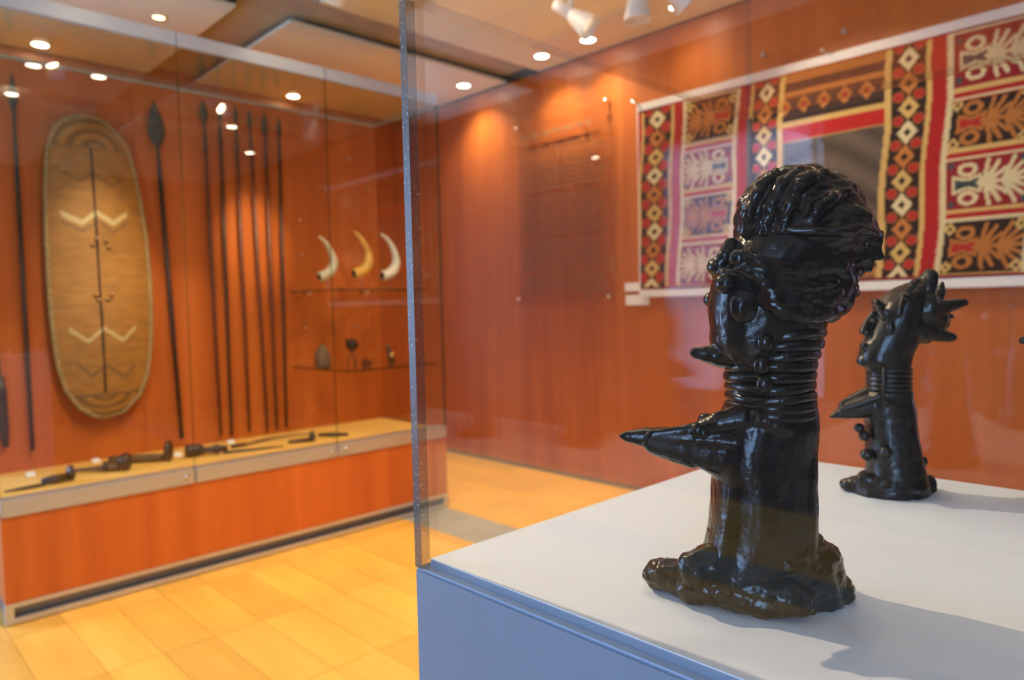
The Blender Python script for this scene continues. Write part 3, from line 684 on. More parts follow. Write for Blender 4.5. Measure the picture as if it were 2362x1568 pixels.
def textile():
    ny, nz = 400, 196
    Y = np.linspace(TY1, TY0, ny+1); Z = np.linspace(TZ0, TZ1, nz+1)
    YY, ZZ = np.meshgrid(Y, Z)
    V = YY - 0.028*(0.5-(ZZ-TZ0)/(TZ1-TZ0))*2*-1*-1                 # the columns hang slightly askew
    wob = 0.006*np.sin(ZZ*11+YY*3)
    V = V + wob
    V = np.where(V < 1.515, 3.03-V, V)                             # mirror-symmetric about the middle panel
    mirrored = (YY - 0.0) < 1.515
    gold = np.array((0.62, 0.40, 0.13)); pale = np.array((0.66, 0.54, 0.30)); red = np.array((0.40, 0.018, 0.016)); deep = np.array((0.26, 0.016, 0.018))
    black = np.array((0.030, 0.016, 0.012)); grey = np.array((0.115, 0.085, 0.062)); dot = np.array((0.42, 0.030, 0.022)); rust = np.array((0.40, 0.15, 0.035)); teal = np.array((0.045, 0.060, 0.065))
    C = np.zeros(YY.shape+(3,)); C[:] = red
    def put(mask, col): C[mask] = col
    tooth = 0.004*(np.sin(ZZ*420) > 0)
    def hbar(z0, z1, lo, hi, col): put((ZZ > z0) & (ZZ < z1) & (V > lo) & (V < hi), col)
    # columns of diamonds
    def diamonds(lo, hi):
        put((V > lo) & (V < hi), black)
        mid = (lo+hi)/2; hw_ = (hi-lo)/2; per = 0.115
        ph = ((ZZ-TZ0-0.075)/per); fz = (ph-np.floor(ph)-0.5)*per; row = np.floor(ph).astype(int)
        dd = np.abs(V-mid)/(hw_*0.62) + np.abs(fz)/(per*0.50)
        ring = (dd < 1.0) & (dd > 0.36)
        colr = np.where((row % 3 == 1)[..., None], rust*1.25, np.where((row % 3 == 2)[..., None], pale*1.08, gold))
        m_ = ring & (V > lo) & (V < hi); C[m_] = colr[m_]
        put((dd < 0.36) & (V > lo) & (V < hi), black)
        fz2 = (ph+0.5-np.floor(ph+0.5)-0.5)*per
        for sgn in (-1, 1):
            rr = np.hypot((V-mid-sgn*hw_*0.60), fz2)
            put((rr < hw_*0.30) & (V > lo) & (V < hi), dot); put((rr > hw_*0.30) & (rr < hw_*0.36) & (V > lo) & (V < hi), rust*0.8)
    def vline(c, wd, col): put((V > c-wd-tooth) & (V < c+wd), col)
    # four stacked plant panels
    rows = [(1.355, 1.590), (1.650, 1.870), (1.930, 2.140), (2.200, 2.440)]
    lo, hi = 2.060, 2.385
    def seg(px, pz, a, b_):
        a = np.array(a); b_ = np.array(b_); ab = b_-a; L2 = ab@ab
        tt = np.clip(((px-a[0])*ab[0]+(pz-a[1])*ab[1])/L2, 0, 1)
        return np.hypot(px-a[0]-tt*ab[0], pz-a[1]-tt*ab[1])
    for k, (z0, z1) in enumerate(rows):
        inb = (ZZ > z0) & (ZZ < z1) & (V > lo) & (V < hi)
        for side in (0, 1):
            m_ = inb & (mirrored == bool(side))
            blk = (k % 2 == 0) if side == 1 else (k % 2 == 1)
            put(m_, black if blk else deep)
            u = (V-lo)/(hi-lo); v = (ZZ-(z0+z1)/2)/(hi-lo)
            line = rust*1.15 if blk else pale
            D = np.full(YY.shape, 9.0); core = np.full(YY.shape, False)
            # root vase with two loops, stem and feathered branches, lying on its side
            vx = 1-u if side == 0 else u
            vx = u if side == 1 else u
            core = (np.abs(v) < 0.035+0.30*np.abs(vx-0.26)) & (vx > 0.12) & (vx < 0.40)
            out = (np.abs(v) < 0.075+0.36*np.abs(vx-0.26)) & (vx > 0.085) & (vx < 0.44)
            for sg in (1, -1):
                D = np.minimum(D, np.abs(np.hypot((vx-0.27)/1.25, v-sg*0.20)-0.075))
                for (sx, ex, ez) in ((0.46, 0.52, 0.30), (0.50, 0.64, 0.27), (0.52, 0.72, 0.17), (0.68, 0.82, 0.30), (0.70, 0.92, 0.22), (0.74, 0.97, 0.12), (0.46, 0.60, 0.20)):
                    D = np.minimum(D, seg(vx, v, (sx, 0.0), (ex, sg*ez)))
            D = np.minimum(D, seg(vx, v, (0.40, 0.0), (0.96, 0.0)))
            put(m_ & out, line); put(m_ & core, dot if blk else teal)
            put(m_ & (D < 0.026), line)
            for (cu, cv) in ((0.07, 0.27), (0.07, -0.27), (0.92, 0.28), (0.92, -0.28)):
                dd = np.abs(vx-cu)/0.085+np.abs(v-cv)/0.095
                if True:
                    if blk: put(m_ & (dd < 1) & (dd > 0.36), gold)
                    else: put(m_ & (dd < 0.6), teal*1.3)
        hbar(z0-0.020, z0, lo, hi, gold); hbar(z1, z1+0.017+0.0, lo, hi, pale)
    diamonds(2.490, 2.690); diamonds(1.800, 1.950)
    vline(2.697, 0.009, gold); vline(2.478, 0.011, gold); vline(2.392, 0.012, pale); vline(2.050, 0.012, pale); vline(1.962, 0.010, gold); vline(1.785, 0.015, gold)
    # middle panel
    mid = V < 1.770
    put(mid, grey)
    gy = grey[None, None, :]*(1+0.55*np.sin(ZZ*38+4*np.sin(YY*7))[..., None]*0.5)
    gm = mid; C[gm] = gy[gm]
    for (z0, z1, col) in ((2.405, 2.47, rust), (2.36, 2.405, black*2), (2.335, 2.36, rust*1.2), (2.235, 2.335, black*2.2), (2.205, 2.235, black*1.5), (2.175, 2.205, gold), (2.105, 2.175, np.array((0.46, 0.022, 0.016))), (2.095, 2.105, gold*0.8),
                          (1.36, 1.40, rust), (1.40, 1.43, black*2), (1.43, 1.46, gold*0.8), (1.46, 1.50, rust), (1.50, 1.56, grey*0.8), (1.56, 1.63, np.array((0.46, 0.022, 0.016)))):
        put(mid & (ZZ > z0) & (ZZ < z1), col)
    ph = (YY-1.275)/0.105; fy_ = (ph-np.floor(ph)-0.5)*0.105
    dd = np.abs(fy_)/0.040+np.abs(ZZ-2.285)/0.046
    put(mid & (dd < 1) & (ZZ > 2.2), rust*1.3); put(mid & (dd < 0.42) & (ZZ > 2.2), dot)
    put((ZZ < TZ0+0.012) | (ZZ > TZ1-0.010), deep)
    co = np.empty(YY.shape+(3,)); co[..., 0] = -0.006-0.005*(1+np.sin(YY*9+1.5*np.sin(ZZ*4)))*0.6 ; co[..., 1] = YY; co[..., 2] = ZZ
    co[..., 0] += XT
    co = co.reshape(-1, 3)-np.array(tx.location)
    idx = np.arange((ny+1)*(nz+1)).reshape(nz+1, ny+1)
    f = np.stack([idx[:-1, :-1], idx[1:, :-1], idx[1:, 1:], idx[:-1, 1:]], -1).reshape(-1, 4)
    me = bpy.data.meshes.new('cloth'); me.from_pydata(co.tolist(), [], f.tolist()); me.update()
    at = me.color_attributes.new('dye', 'FLOAT_COLOR', 'POINT')
    at.data.foreach_set('color', np.concatenate([C, np.ones(YY.shape+(1,))], -1).astype(np.float32).ravel())
    o = obj('cloth', me, 'printed_cloth', tx, True)
    sd = o.modifiers.new('thickness', 'SOLIDIFY'); sd.thickness = 0.002; sd.offset = 0
textile()
# caption cards under the lower left corner of the cloth
for (y0, y1, z0, z1, lab) in ((2.735, 2.875, 1.330, 1.385, 'small white caption card beside the lower left corner of the cloth'), (2.685, 2.870, 1.238, 1.305, 'white caption card just below the other card, by the lower left of the cloth')):
    c = box('caption_card', XW-0.012, XW-0.002, y0, y1, z0, z1, 'white_card'); tag(c, lab, 'card', 'caption cards by the textile')
# acrylic text panel
tp = thing('text_panel', 'tall clear acrylic panel with lines of brown print on the far wall', 'sign', (XW-0.04, 3.42, 1.245))
box('acrylic_sheet', XW-0.044, XW-0.036, 2.935, 3.905, 1.245, 2.665, 'panel_acrylic', tp)
for (y, z) in ((2.985, 2.60), (3.83, 2.58), (2.985, 1.30), (3.85, 1.30)):
    bm = bmesh.new(); o_ = tp.location
    add_tube(bm, [Vector((XW-0.0015, y, z))-o_, Vector((XW-0.052, y, z))-o_], 0.007, 10); add_tube(bm, [Vector((XW-0.046, y, z))-o_, Vector((XW-0.056, y, z))-o_], 0.013, 14); obj('standoff', bm, 'chrome', tp, True)
bm = bmesh.new(); rr = random.Random(3)
def word(b, y0, y1, z0, z1):
    x = XW-0.0355-tp.location.x
    add_box(b, x-0.0008, x, y0-tp.location.y, y1-tp.location.y, z0-tp.location.z, z1-tp.location.z)
y = 3.80
while y > 3.10:
    L = rr.uniform(0.05, 0.13); word(bm, max(y-L, 3.10), y, 2.475, 2.515); y -= L+0.022
for k in range(30):
    z = 2.38-k*0.036
    if k in (9, 18, 25): continue
    y = 3.82; end = 3.02+rr.uniform(0, 0.10)
    while y > end:
        L = rr.uniform(0.02, 0.075); word(bm, y-L, y, z, z+0.014); y -= L+0.010
obj('printed_text', bm, 'ink', tp)
for (y, z, lab) in ((1.90, 2.622, 'small grey round cap on the wall above the textile, left one'), (1.46, 2.624, 'small grey round cap on the wall above the textile, right one')):
    bm = bmesh.new(); add_lathe(bm, [(0.0005, 0.022), (0.010, 0.022), (0.014, 0.018), (0.014, 0.0)], 16)
    bmesh.ops.transform(bm, matrix=Matrix.Rotation(-PI/2, 4, 'Y'), verts=bm.verts)
    tag(obj('wall_cap', bm, 'grey_rail', None, True, (XW, y, z)), lab, 'cap', 'wall caps above the textile')

# ------------------------------------------------------------------ plinth and clear cover
PX0, PX1, PY0, PY1 = 0.465, 1.234, -0.78, 0.642
ZP, ZL = 0.970, 0.961
pt = thing('display_plinth', 'pale blue-grey painted plinth with a white top in the foreground', 'plinth', ((PX0+PX1)/2, (PY0+PY1)/2, 0))
box('cabinet_body', PX0, PX1, PY0, PY1, 0.0, ZL-0.002, 'plinth_paint', pt, 0.0015)
box('ledge', PX0+0.002, PX1-0.002, PY0+0.002, PY1-0.002, ZL-0.004, ZL, 'plinth_ledge', pt)
box('platform_edge', PX0+0.0125, PX1-0.0125, PY0+0.0125, PY1-0.0125, ZL, ZP-0.0012, 'platform_side', pt)
box('platform', PX0+0.0125, PX1-0.0125, PY0+0.0125, PY1-0.0125, ZP-0.0012, ZP, 'platform_white', pt)
cv = thing('acrylic_cover', 'clear acrylic box cover standing over the dark figures on the plinth', 'glass cover', ((PX0+PX1)/2, (PY0+PY1)/2, ZL))
def sheet(x0, x1, y0, y1, z0, z1, thin):
    o = box('acrylic_sheet', x0, x1, y0, y1, z0, z1, 'acrylic_lid' if thin == 2 else 'acrylic', cv)
    o.data.materials.append(MATS['acrylic_edge'])
    o.data.materials.append(MATS['acrylic_rim'])
    for p in o.data.polygons:
        if abs(p.normal[thin]) < 0.5: p.material_index = 2 if thin == 2 else (1 if abs(p.normal.z) < 0.5 else 0)
    return o
th = 0.012; ZT = 1.592
sheet(PX0, PX1, PY1-th, PY1, ZL, ZT-th, 1)
sheet(PX0, PX1, PY0, PY0+th, ZL, ZT-th, 1)
sheet(PX0, PX0+th, PY0+th, PY1-th, ZL, ZT-th, 0)
sheet(PX1-th, PX1, PY0+th, PY1-th, ZL, ZT-th, 0)
sheet(PX0, PX1, PY0, PY1, ZT-th, ZT, 2)

# ------------------------------------------------------------------ bronze figures
fh = Vector((fw.x, fw.y, 0)).normalized(); rh = Vector((fh.y, -fh.x, 0))
ROTZ = math.atan2(rh.y, rh.x)
class Frame:
    """local frame of a figure standing side-on: x to its back, y away, z up; built from measured profile points"""
    def __init__(s, depth, px):
        d = s.ray(px, 1300); k = depth/d.dot(fh); P = d*k
        s.P0 = Vector((P.x, P.y, ZP)); s.k = depth/FPX
    def ray(s, px, py): return rt2*((px-1181)/FPX) - up2*((py-784)/FPX) + fw
    def L(s, px, py, y=0.0):
        d = s.ray(px, py); D = (s.P0-CAM).dot(fh)+y
        q = CAM + d*(D/d.dot(fh)) - s.P0
        return Vector((q.dot(rh), y, q.z))
def figure_one():
    F = Frame(0.655, 1757); k = F.k
    t = thing('bronze_figure', 'large near-black bronze head on a column with ringed neck, fan headdress and beak-like arms', 'statue', F.P0, ROTZ)
    L = F.L
    # base: rough lobes spreading on the platform
    bm = bmesh.new()
    def gl(px, py):                                          # ground point in local coordinates
        d = F.ray(px, py); q = CAM + d*((ZP-CAM.z)/d.z) - F.P0; return Vector((q.dot(rh), q.dot(fh), 0))
    def pad(a, ra, b_, rb, h):
        add_tube(bm, [Vector((a[0], a[1], h*0.5)), Vector(((a[0]+b_[0])/2, (a[1]+b_[1])/2, h*0.52)), Vector((b_[0], b_[1], h*0.5))], [(ra, h*0.5), ((ra+rb)/2, h*0.52), (rb, h*0.5)], 16, p=2.3)
        add_ell(bm, (a[0], a[1], h*0.46), (ra*0.95, ra*0.95, h*0.46)); add_ell(bm, (b_[0], b_[1], h*0.48), (rb*0.95, rb*0.95, h*0.48))
    pad(gl(1530, 1360), 0.020, gl(1650, 1385), 0.025, 0.032)
    pad(gl(1600, 1392), 0.016, gl(1700, 1395), 0.026, 0.034)
    pad(gl(1690, 1406), 0.021, gl(1826, 1424), 0.019, 0.034)
    pad(gl(1750, 1370), 0.045, gl(1880, 1375), 0.028, 0.034)
    pad(gl(1850, 1375), 0.028, gl(1945, 1385), 0.012, 0.024)
    c0 = gl(1757, 1345)
    add_loft(bm, [(c0.x, 0.012, 0.0, 0.066, 0.050), (c0.x, 0.010, 0.022, 0.064, 0.048), (c0.x, 0.004, 0.045, 0.058, 0.042), (0, 0, 0.066, 0.050, 0.036)], 28, 2.4)
    add_ell(bm, L(1600, 1312, -0.012), (0.016, 0.016, 0.015)); add_tube(bm, [L(1600, 1312, -0.012), L(1640, 1292, -0.008), L(1700, 1280, 0)], [0.014, 0.018, 0.016], 12)
    add_tube(bm, [L(1925, 1350, -0.008), L(1890, 1315, -0.004), L(1850, 1285, 0)], [0.013, 0.014, 0.012], 12)
    for v in bm.verts: v.co.z = max(v.co.z, 0.0)
    me = remeshed(bm, 0.0018, ((45, 0.0035, (1, 1, 1.3)), (110, 0.0017, (1, 1, 1.6)), (230, 0.0006, (1, 1, 1.2))), 1)
    for v in me.vertices: v.co.z = max(v.co.z, 0.0)
    obj('base', me, 'bronze', t)
    # column body with the beak-like joined arms
    bm = bmesh.new(); secs = []
    for (y, xl, xr) in ((1330, 1610, 1900), (1300, 1618, 1888), (1265, 1630, 1872), (1225, 1638, 1866), (1160, 1644, 1868), (1100, 1648, 1871), (1060, 1640, 1872), (1020, 1648, 1874), (985, 1655, 1877), (955, 1668, 1877), (930, 1680, 1872)):
        a, b_ = L(xl, y), L(xr, y); secs.append(((a.x+b_.x)/2, 0, a.z, (b_.x-a.x)/2, 0.040 if y > 970 else 0.038))
    add_loft(bm, list(reversed(secs)) if secs[0][2] > secs[-1][2] else secs, 32, 2.8)
    # joined arms running out to a flat beak-like tip
    st = [(1426, 1001, 1007, 0.0015), (1440, 995, 1017, 0.0045), (1465, 989, 1025, 0.0075), (1488, 986, 1030, 0.0095), (1500, 985, 1043, 0.0105), (1535, 983, 1054, 0.0130), (1575, 983, 1065, 0.0160), (1612, 982, 1075, 0.0190), (1650, 972, 1096, 0.0250), (1700, 965, 1115, 0.0320), (1760, 965, 1120, 0.0360)]
    add_tube(bm, [L(x, (a_+b_)/2) for x, a_, b_, w_ in st], [(w_, (b_-a_)/2*F.k) for x, a_, b_, w_ in st], 20, p=2.5)
    add_tube(bm, [L(1505, 1040), L(1560, 1060), L(1600, 1069)], [(0.004, 0.003), (0.006, 0.003), (0.009, 0.004)], 10)
    for yy in (-1, 1):
        add_tube(bm, [L(1500, 1000, yy*0.008), L(1600, 990, yy*0.014), L(1655, 975, yy*0.022), L(1720, 962, yy*0.024)], [0.003, 0.006, 0.010, 0.014], 10)
        add_tube(bm, [L(1500, 1008, yy*0.0085), L(1575, 1012, yy*0.0135), L(1650, 1016, yy*0.022), L(1720, 1022, yy*0.028)], [0.0025, 0.004, 0.005, 0.006], 8)
        add_tube(bm, [L(1858, 985, yy*0.02), L(1858, 1100, yy*0.026), L(1855, 1290, yy*0.024)], [0.010, 0.011, 0.012], 8)
        add_tube(bm, [L(1740, 960, yy*0.034), L(1800, 985, yy*0.038), L(1865, 1015, yy*0.024)], [0.007, 0.007, 0.005], 8)
    body = obj('column_body', remeshed(bm, 0.0019, ((30, 0.0012, (1, 1, 0.6)), (140, 0.00055, (1, 1, 0.5))), 3), 'bronze', t)
    # groove that separates the finger tips, beads at the wrist
    for (px, py, yy, r) in ((1627, 970, 0.004, 0.0072), (1610, 992, -0.017, 0.0075), (1641, 975, -0.010, 0.006), (1622, 998, -0.020, 0.0062), (1627, 968, -0.004, 0.006)):
        bm = bmesh.new(); add_ell(bm, L(px, py, yy), (r, r, r*1.05)); obj('wrist_bead', bm, 'bronze', body, True)
    bm = bmesh.new(); add_tube(bm, [L(1505, 990, 0.0), L(1500, 998, -0.010), L(1488, 1012, -0.0125), L(1482, 1022, -0.008)], [0.002, 0.0026, 0.0026, 0.002], 8); obj('finger_line', bm, 'bronze', body, True)
    # neck core + rings
    bm = bmesh.new()
    add_loft(bm, [((L(1672, y).x+L(r, y).x)/2*1.0, 0, L(1700, y).z, (L(r, y).x-L(1676, y).x)/2*0.95, 0.036) for y, r in ((975, 1874), (920, 1872), (860, 1872), (800, 1874), (750, 1890), (720, 1900))], 28)
    neck = obj('neck', remeshed(bm, 0.0022, (), 2), 'bronze', t)
    rings = [(772, 1700, 1897), (797, 1690, 1893), (820, 1684, 1884), (842, 1672, 1879), (866, 1671, 1876), (890, 1676, 1875), (913, 1676, 1876), (933, 1674, 1878), (951, 1670, 1880)]
    for i, (y, xl, xr) in enumerate(rings):
        a, b_ = L(xl, y), L(xr, y); cx = (a.x+b_.x)/2; rx = (b_.x-a.x)/2-0.0042; ry = 0.0395; bm = bmesh.new(); pts = []
        n = 40; R = random.Random(i)
        ph = R.uniform(0, 6)
        for q in range(n+1):
            an = 2*PI*q/n; pts.append((cx+rx*math.cos(an), ry*math.sin(an), a.z+0.0010*math.sin(3*an+ph)+0.0022*math.cos(an)*(1 if i < 3 else 0.3)))
        add_tube(bm, pts, [(0.0042+0.0005*math.sin(q*0.9+ph), 0.0050+0.0006*math.sin(q*0.7)) for q in range(n+1)], 10)
        obj('neck_ring', bm, 'bronze', neck, True)
    for (px, py) in ((1766, 790), (1757, 842), (1764, 886)):
        bm = bmesh.new(); add_ell(bm, L(px, py, -0.041), (0.0075, 0.006, 0.0085)); obj('neck_boss', bm, 'bronze', neck, True)
    # head: long flat face, brow bosses, beak-like lip
    bm = bmesh.new(); secs = []
    for (y, xl, xr, ry) in ((862, 1690, 1860, 0.034), (838, 1672, 1868, 0.037), (815, 1652, 1876, 0.039), (790, 1641, 1884, 0.040), (755, 1641, 1895, 0.042), (715, 1639, 1910, 0.044), (680, 1641, 1920, 0.046), (645, 1648, 1930, 0.047), (610, 1662, 1930, 0.047), (575, 1684, 1925, 0.045), (540, 1702, 1915, 0.040)):
        a, b_ = L(xl, y), L(xr, y); secs.append(((a.x+b_.x)/2, 0, a.z, (b_.x-a.x)/2, ry))
    add_loft(bm, secs, 32, 2.5)
    add_tube(bm, [L(1590, 811), L(1600, 813), L(1625, 817), L(1655, 822), L(1700, 825)], [(0.0022, 0.0030), (0.0058, 0.0056), (0.0098, 0.0078), (0.016, 0.0095), (0.026, 0.013)], 14, p=2.2)
    for yy in (-1, 1):
        add_ell(bm, L(1653, 615, yy*0.012), (0.0085, 0.010, 0.0085)); add_tube(bm, [L(1648, 640, yy*0.004), L(1672, 628, yy*0.028), L(1720, 640, yy*0.046)], [0.004, 0.005, 0.004], 8)
        add_tube(bm, [L(1690, 555, yy*0.012), L(1672, 590, yy*0.018), L(1655, 620, yy*0.014)], [0.006, 0.007, 0.006], 8)
    head = obj('head', remeshed(bm, 0.0019, ((45, 0.0012, (1, 1, 1)), (150, 0.0006, (1, 1, 1))), 2), 'bronze', t)
    for yy in (-1, 1):
        for (nm, px, py, off, r) in (('eye_boss', 1672, 654, 0.034, (0.0095, 0.010, 0.0095)), ('brow_boss', 1705, 596, 0.043, (0.0085, 0.007, 0.0080)), ('cheek_disc', 1716, 706, 0.044, (0.0125, 0.0075, 0.0150)), ('temple_boss', 1737, 604, 0.045, (0.0060, 0.006, 0.0085))):
            bm = bmesh.new(); add_ell(bm, L(px, py, yy*off), r); obj(nm, remeshed(bm, 0.0012, ((160, 0.0008, (1, 1, 1)),), 1), 'bronze', head)
    bm = bmesh.new(); add_ell(bm, L(1641, 691, 0.026), (0.0075, 0.009, 0.0075)); obj('eye_boss', bm, 'bronze', head, True)
    # headdress: fan dome with folds, ledge, swept bands, frayed tail
    bm = bmesh.new()
    c = L(1846, 498); e = L(1996, 498); tp_ = L(1846, 380)
    add_ell(bm, c, (e.x-c.x, 0.034, tp_.z-c.z), None, 36, 22)
    add_ell(bm, L(1800, 520), (0.040, 0.042, 0.034)); add_ell(bm, L(1900, 530), (0.046, 0.040, 0.030)); add_ell(bm, L(1745, 520), (0.018, 0.036, 0.034))
    folds = [[(1722, 548), (1728, 490), (1755, 430), (1795, 392)], [(1762, 545), (1772, 480), (1806, 424), (1850, 392)], [(1800, 540), (1818, 478), (1838, 430), (1868, 408), (1905, 398)],
             [(1850, 535), (1882, 490), (1920, 455), (1960, 440)], [(1890, 538), (1935, 505), (1985, 488)], [(1930, 538), (1965, 522), (1996, 515)]]
    for i, f in enumerate(folds):
        for yy in (-1, 1):
            pts = []; n = len(f)
            for j, (px, py) in enumerate(f):
                s = j/(n-1); q = math.hypot((px-1846)/150, (py-498)/118); off = 0.042*math.sqrt(max(0.08, 1-min(q, 1)**2*0.94))
                pts.append(L(px, py, yy*off))
            add_tube(bm, pts, [(0.0055, 0.0055)]+[(0.0062, 0.0065)]*(n-2)+[(0.004, 0.004)], 10)
    # horizontal ledge all the way round
    pts = []; a = L(1712, 545); b_ = L(2004, 541); cx = (a.x+b_.x)/2; rx = (b_.x-a.x)/2
    for q in range(41):
        an = 2*PI*q/40; pts.append((cx+rx*math.cos(an), 0.046*math.sin(an), (a.z+b_.z)/2+0.0012*math.sin(5*an)))
    add_tube(bm, pts, [(0.0065, 0.0042)]*41, 10)
    add_loft(bm, [(cx, 0, a.z-0.030, rx*0.86, 0.036), (cx, 0, a.z-0.004, rx*0.97, 0.045), (cx, 0, a.z+0.004, rx*0.95, 0.044)], 32)
    bands = [[(1705, 585), (1760, 612), (1850, 622), (1930, 612), (2008, 585)], [(1700, 610), (1760, 646), (1850, 662), (1920, 650), (1985, 618)], [(1735, 650), (1790, 684), (1860, 696), (1930, 684), (1972, 668)], [(1745, 680), (1800, 714), (1860, 728), (1915, 718), (1955, 700)]]
    for i, f in enumerate(bands):
        for yy in (-1, 1):
            pts = [L(px, py, yy*o_) for (px, py), o_ in zip(f, (0.043, 0.050, 0.048, 0.036, 0.016))]
            add_tube(bm, pts, [(0.005, 0.006), (0.0062, 0.0075), (0.0068, 0.0080), (0.0068, 0.0078), (0.0055, 0.006)], 10)
            pts = [L(px, py+12, yy*o_) for (px, py), o_ in zip(f, (0.040, 0.048, 0.046, 0.034, 0.014))]
            add_tube(bm, pts, [0.003, 0.0036, 0.004, 0.004, 0.003], 8)
    add_ell(bm, L(1845, 640), (0.050, 0.044, 0.050)); add_ell(bm, L(1900, 690), (0.024, 0.034, 0.020))
    # tail at the back
    add_box(bm, L(1975, 540).x, L(2020, 540).x, -0.016, 0.016, L(2000, 551).z, L(2000, 535).z)
    add_box(bm, L(1960, 590).x, L(2014, 590).x, -0.020, 0.020, L(2000, 600).z, L(2000, 556).z)
    add_box(bm, L(1930, 600).x, L(1988, 600).x, -0.022, 0.022, L(1960, 628).z, L(1960, 596).z)
    for (x, y, x2, y2) in ((1930, 662, 1977, 655), (1930, 676, 1983, 668), (1925, 690, 1962, 688)):
        for yy in (-0.010, 0.004):
            add_tube(bm, [L(x, y, yy), L((x+x2)/2, (y+y2)/2, yy), L(x2, y2, yy*1.4)], [0.007, 0.0055, 0.0014], 8)
    add_tube(bm, [L(1880, 715, -0.012), L(1925, 712, -0.012), L(1948, 700, -0.012)], [0.012, 0.011, 0.006], 10); add_tube(bm, [L(1880, 715, 0.012), L(1925, 712, 0.012), L(1948, 700, 0.012)], [0.012, 0.011, 0.006], 10)
    obj('headdress', remeshed(bm, 0.0018, ((50, 0.0022, (1, 1, 1)), (110, 0.0022, (0.6, 1, 1.4)), (260, 0.0007, (0.8, 1, 1.4))), 1), 'bronze', t)
    return t
figure_one()

def figure_two():
    F = Frame(1.005, 2058)
    t = thing('bronze_figure', 'smaller dark bronze figure behind, face in profile under a capped headdress with back-swept horns', 'statue', F.P0, ROTZ)
    L = F.L
    def gl(px, py):
        d = F.ray(px, py); q = CAM + d*((ZP-CAM.z)/d.z) - F.P0; return Vector((q.dot(rh), q.dot(fh), 0))
    bm = bmesh.new(); h = 0.022
    a = gl(1962, 1132); b_ = gl(2128, 1146)
    add_tube(bm, [(a.x, a.y, h/2), ((a.x+b_.x)/2, (a.y+b_.y)/2, h/2+0.001), (b_.x, b_.y, h/2)], [(0.014, h/2), (0.030, h/2+0.001), (0.024, h/2)], 18, p=2.6)
    add_ell(bm, (a.x-0.003, a.y, h*0.45), (0.013, 0.013, h*0.45))
    a2 = gl(2060, 1112); b2 = gl(2152, 1136)
    add_tube(bm, [(a2.x, a2.y, 0.011), (b2.x-0.01, b2.y, 0.013), (b2.x, b2.y, 0.012)], [(0.022, 0.011), (0.018, 0.013), (0.013, 0.012)], 14, p=2.4)
    add_loft(bm, [(0, 0.002, 0.0, 0.052, 0.040), (0, 0.002, 0.020, 0.050, 0.038), (0, 0, 0.030, 0.044, 0.032)], 24)
    add_tube(bm, [L(1978, 1102, -0.004), L(2000, 1106, -0.008), L(2040, 1108, -0.01)], [0.008, 0.011, 0.011], 10)
    for v in bm.verts: v.co.z = max(v.co.z, 0)
    me = remeshed(bm, 0.0022, ((60, 0.0010, (1, 1, 1)), (160, 0.0005, (1, 1, 1))), 2)
    for v in me.vertices: v.co.z = max(v.co.z, 0)
    obj('base', me, 'bronze_second', t)
    bm = bmesh.new(); secs = []
    for (y, xl, xr, ry) in ((1120, 1990, 2134, 0.042), (1095, 2004, 2127, 0.038), (1060, 2005, 2120, 0.035), (1020, 2003, 2113, 0.033), (980, 2001, 2107, 0.031), (950, 1996, 2105, 0.031), (925, 1994, 2100, 0.030), (900, 2000, 2098, 0.029)):
        p, q = L(xl, y), L(xr, y); secs.append(((p.x+q.x)/2, 0, p.z, (q.x-p.x)/2, ry))
    add_loft(bm, secs, 28, 2.4)
    add_tube(bm, [L(1912, 963), L(1928, 956), L(1955, 948), L(1990, 938), L(2040, 928)], [(0.0015, 0.002), (0.007, 0.006), (0.012, 0.011), (0.019, 0.017), (0.026, 0.022)], 14, p=2.3)
    add_tube(bm, [L(1935, 935, 0.006), L(1965, 922, 0.006), L(2000, 908, 0.004), L(2030, 905, 0)], [0.004, 0.007, 0.010, 0.012], 10)
    for yy in (-1, 1):
        add_tube(bm, [L(1940, 945, yy*0.008), L(1985, 930, yy*0.016), L(2035, 912, yy*0.026)], [0.003, 0.004, 0.004], 8)
        add_tube(bm, [L(2040, 925, yy*0.028), L(2075, 940, yy*0.028), L(2104, 950, yy*0.012)], [0.004, 0.004, 0.005], 8)
    body = obj('column_body', remeshed(bm, 0.0022, ((40, 0.0009, (1, 1, 1)), (150, 0.0005, (1, 1, 1))), 2), 'bronze_second', t)
    for (px, py, yy, r) in ((1982, 987, -0.003, 0.007), (1993, 1005, -0.006, 0.0075), (1999, 1048, -0.008, 0.0085), (2043, 1042, -0.034, 0.0085), (2125, 1064, -0.008, 0.0085), (2104, 948, -0.006, 0.005)):
        bm = bmesh.new(); add_ell(bm, L(px, py, yy), (r, r, r)); obj('knob', bm, 'bronze_second', body, True)
    bm = bmesh.new()
    add_loft(bm, [((L(2002, y).x+L(2097, y).x)/2, 0, L(2050, y).z, (L(2097, y).x-L(2004, y).x)/2, 0.027) for y in (920, 880, 840, 815)], 24); neck = obj('neck', remeshed(bm, 0.0024, (), 1), 'bronze_second', t)
    for i, y in enumerate((852, 863, 874, 885, 896, 906)):
        a = L(2001, y); b_ = L(2099, y); cx = (a.x+b_.x)/2; rx = (b_.x-a.x)/2-0.0022; bm = bmesh.new()
        add_tube(bm, [(cx+rx*math.cos(2*PI*q/32), 0.0275*math.sin(2*PI*q/32), a.z) for q in range(33)], [(0.0026, 0.0030)]*33, 8); obj('neck_ring', bm, 'bronze_second', neck, True)
    for (px) in (2040,):
        bm = bmesh.new(); add_tube(bm, [L(px, 845, -0.029), L(px-1, 880, -0.0295), L(px-4, 915, -0.0295)], [0.003, 0.0034, 0.003], 8); obj('neck_braid', bm, 'bronze_second', neck, True)
    bm = bmesh.new(); secs = []
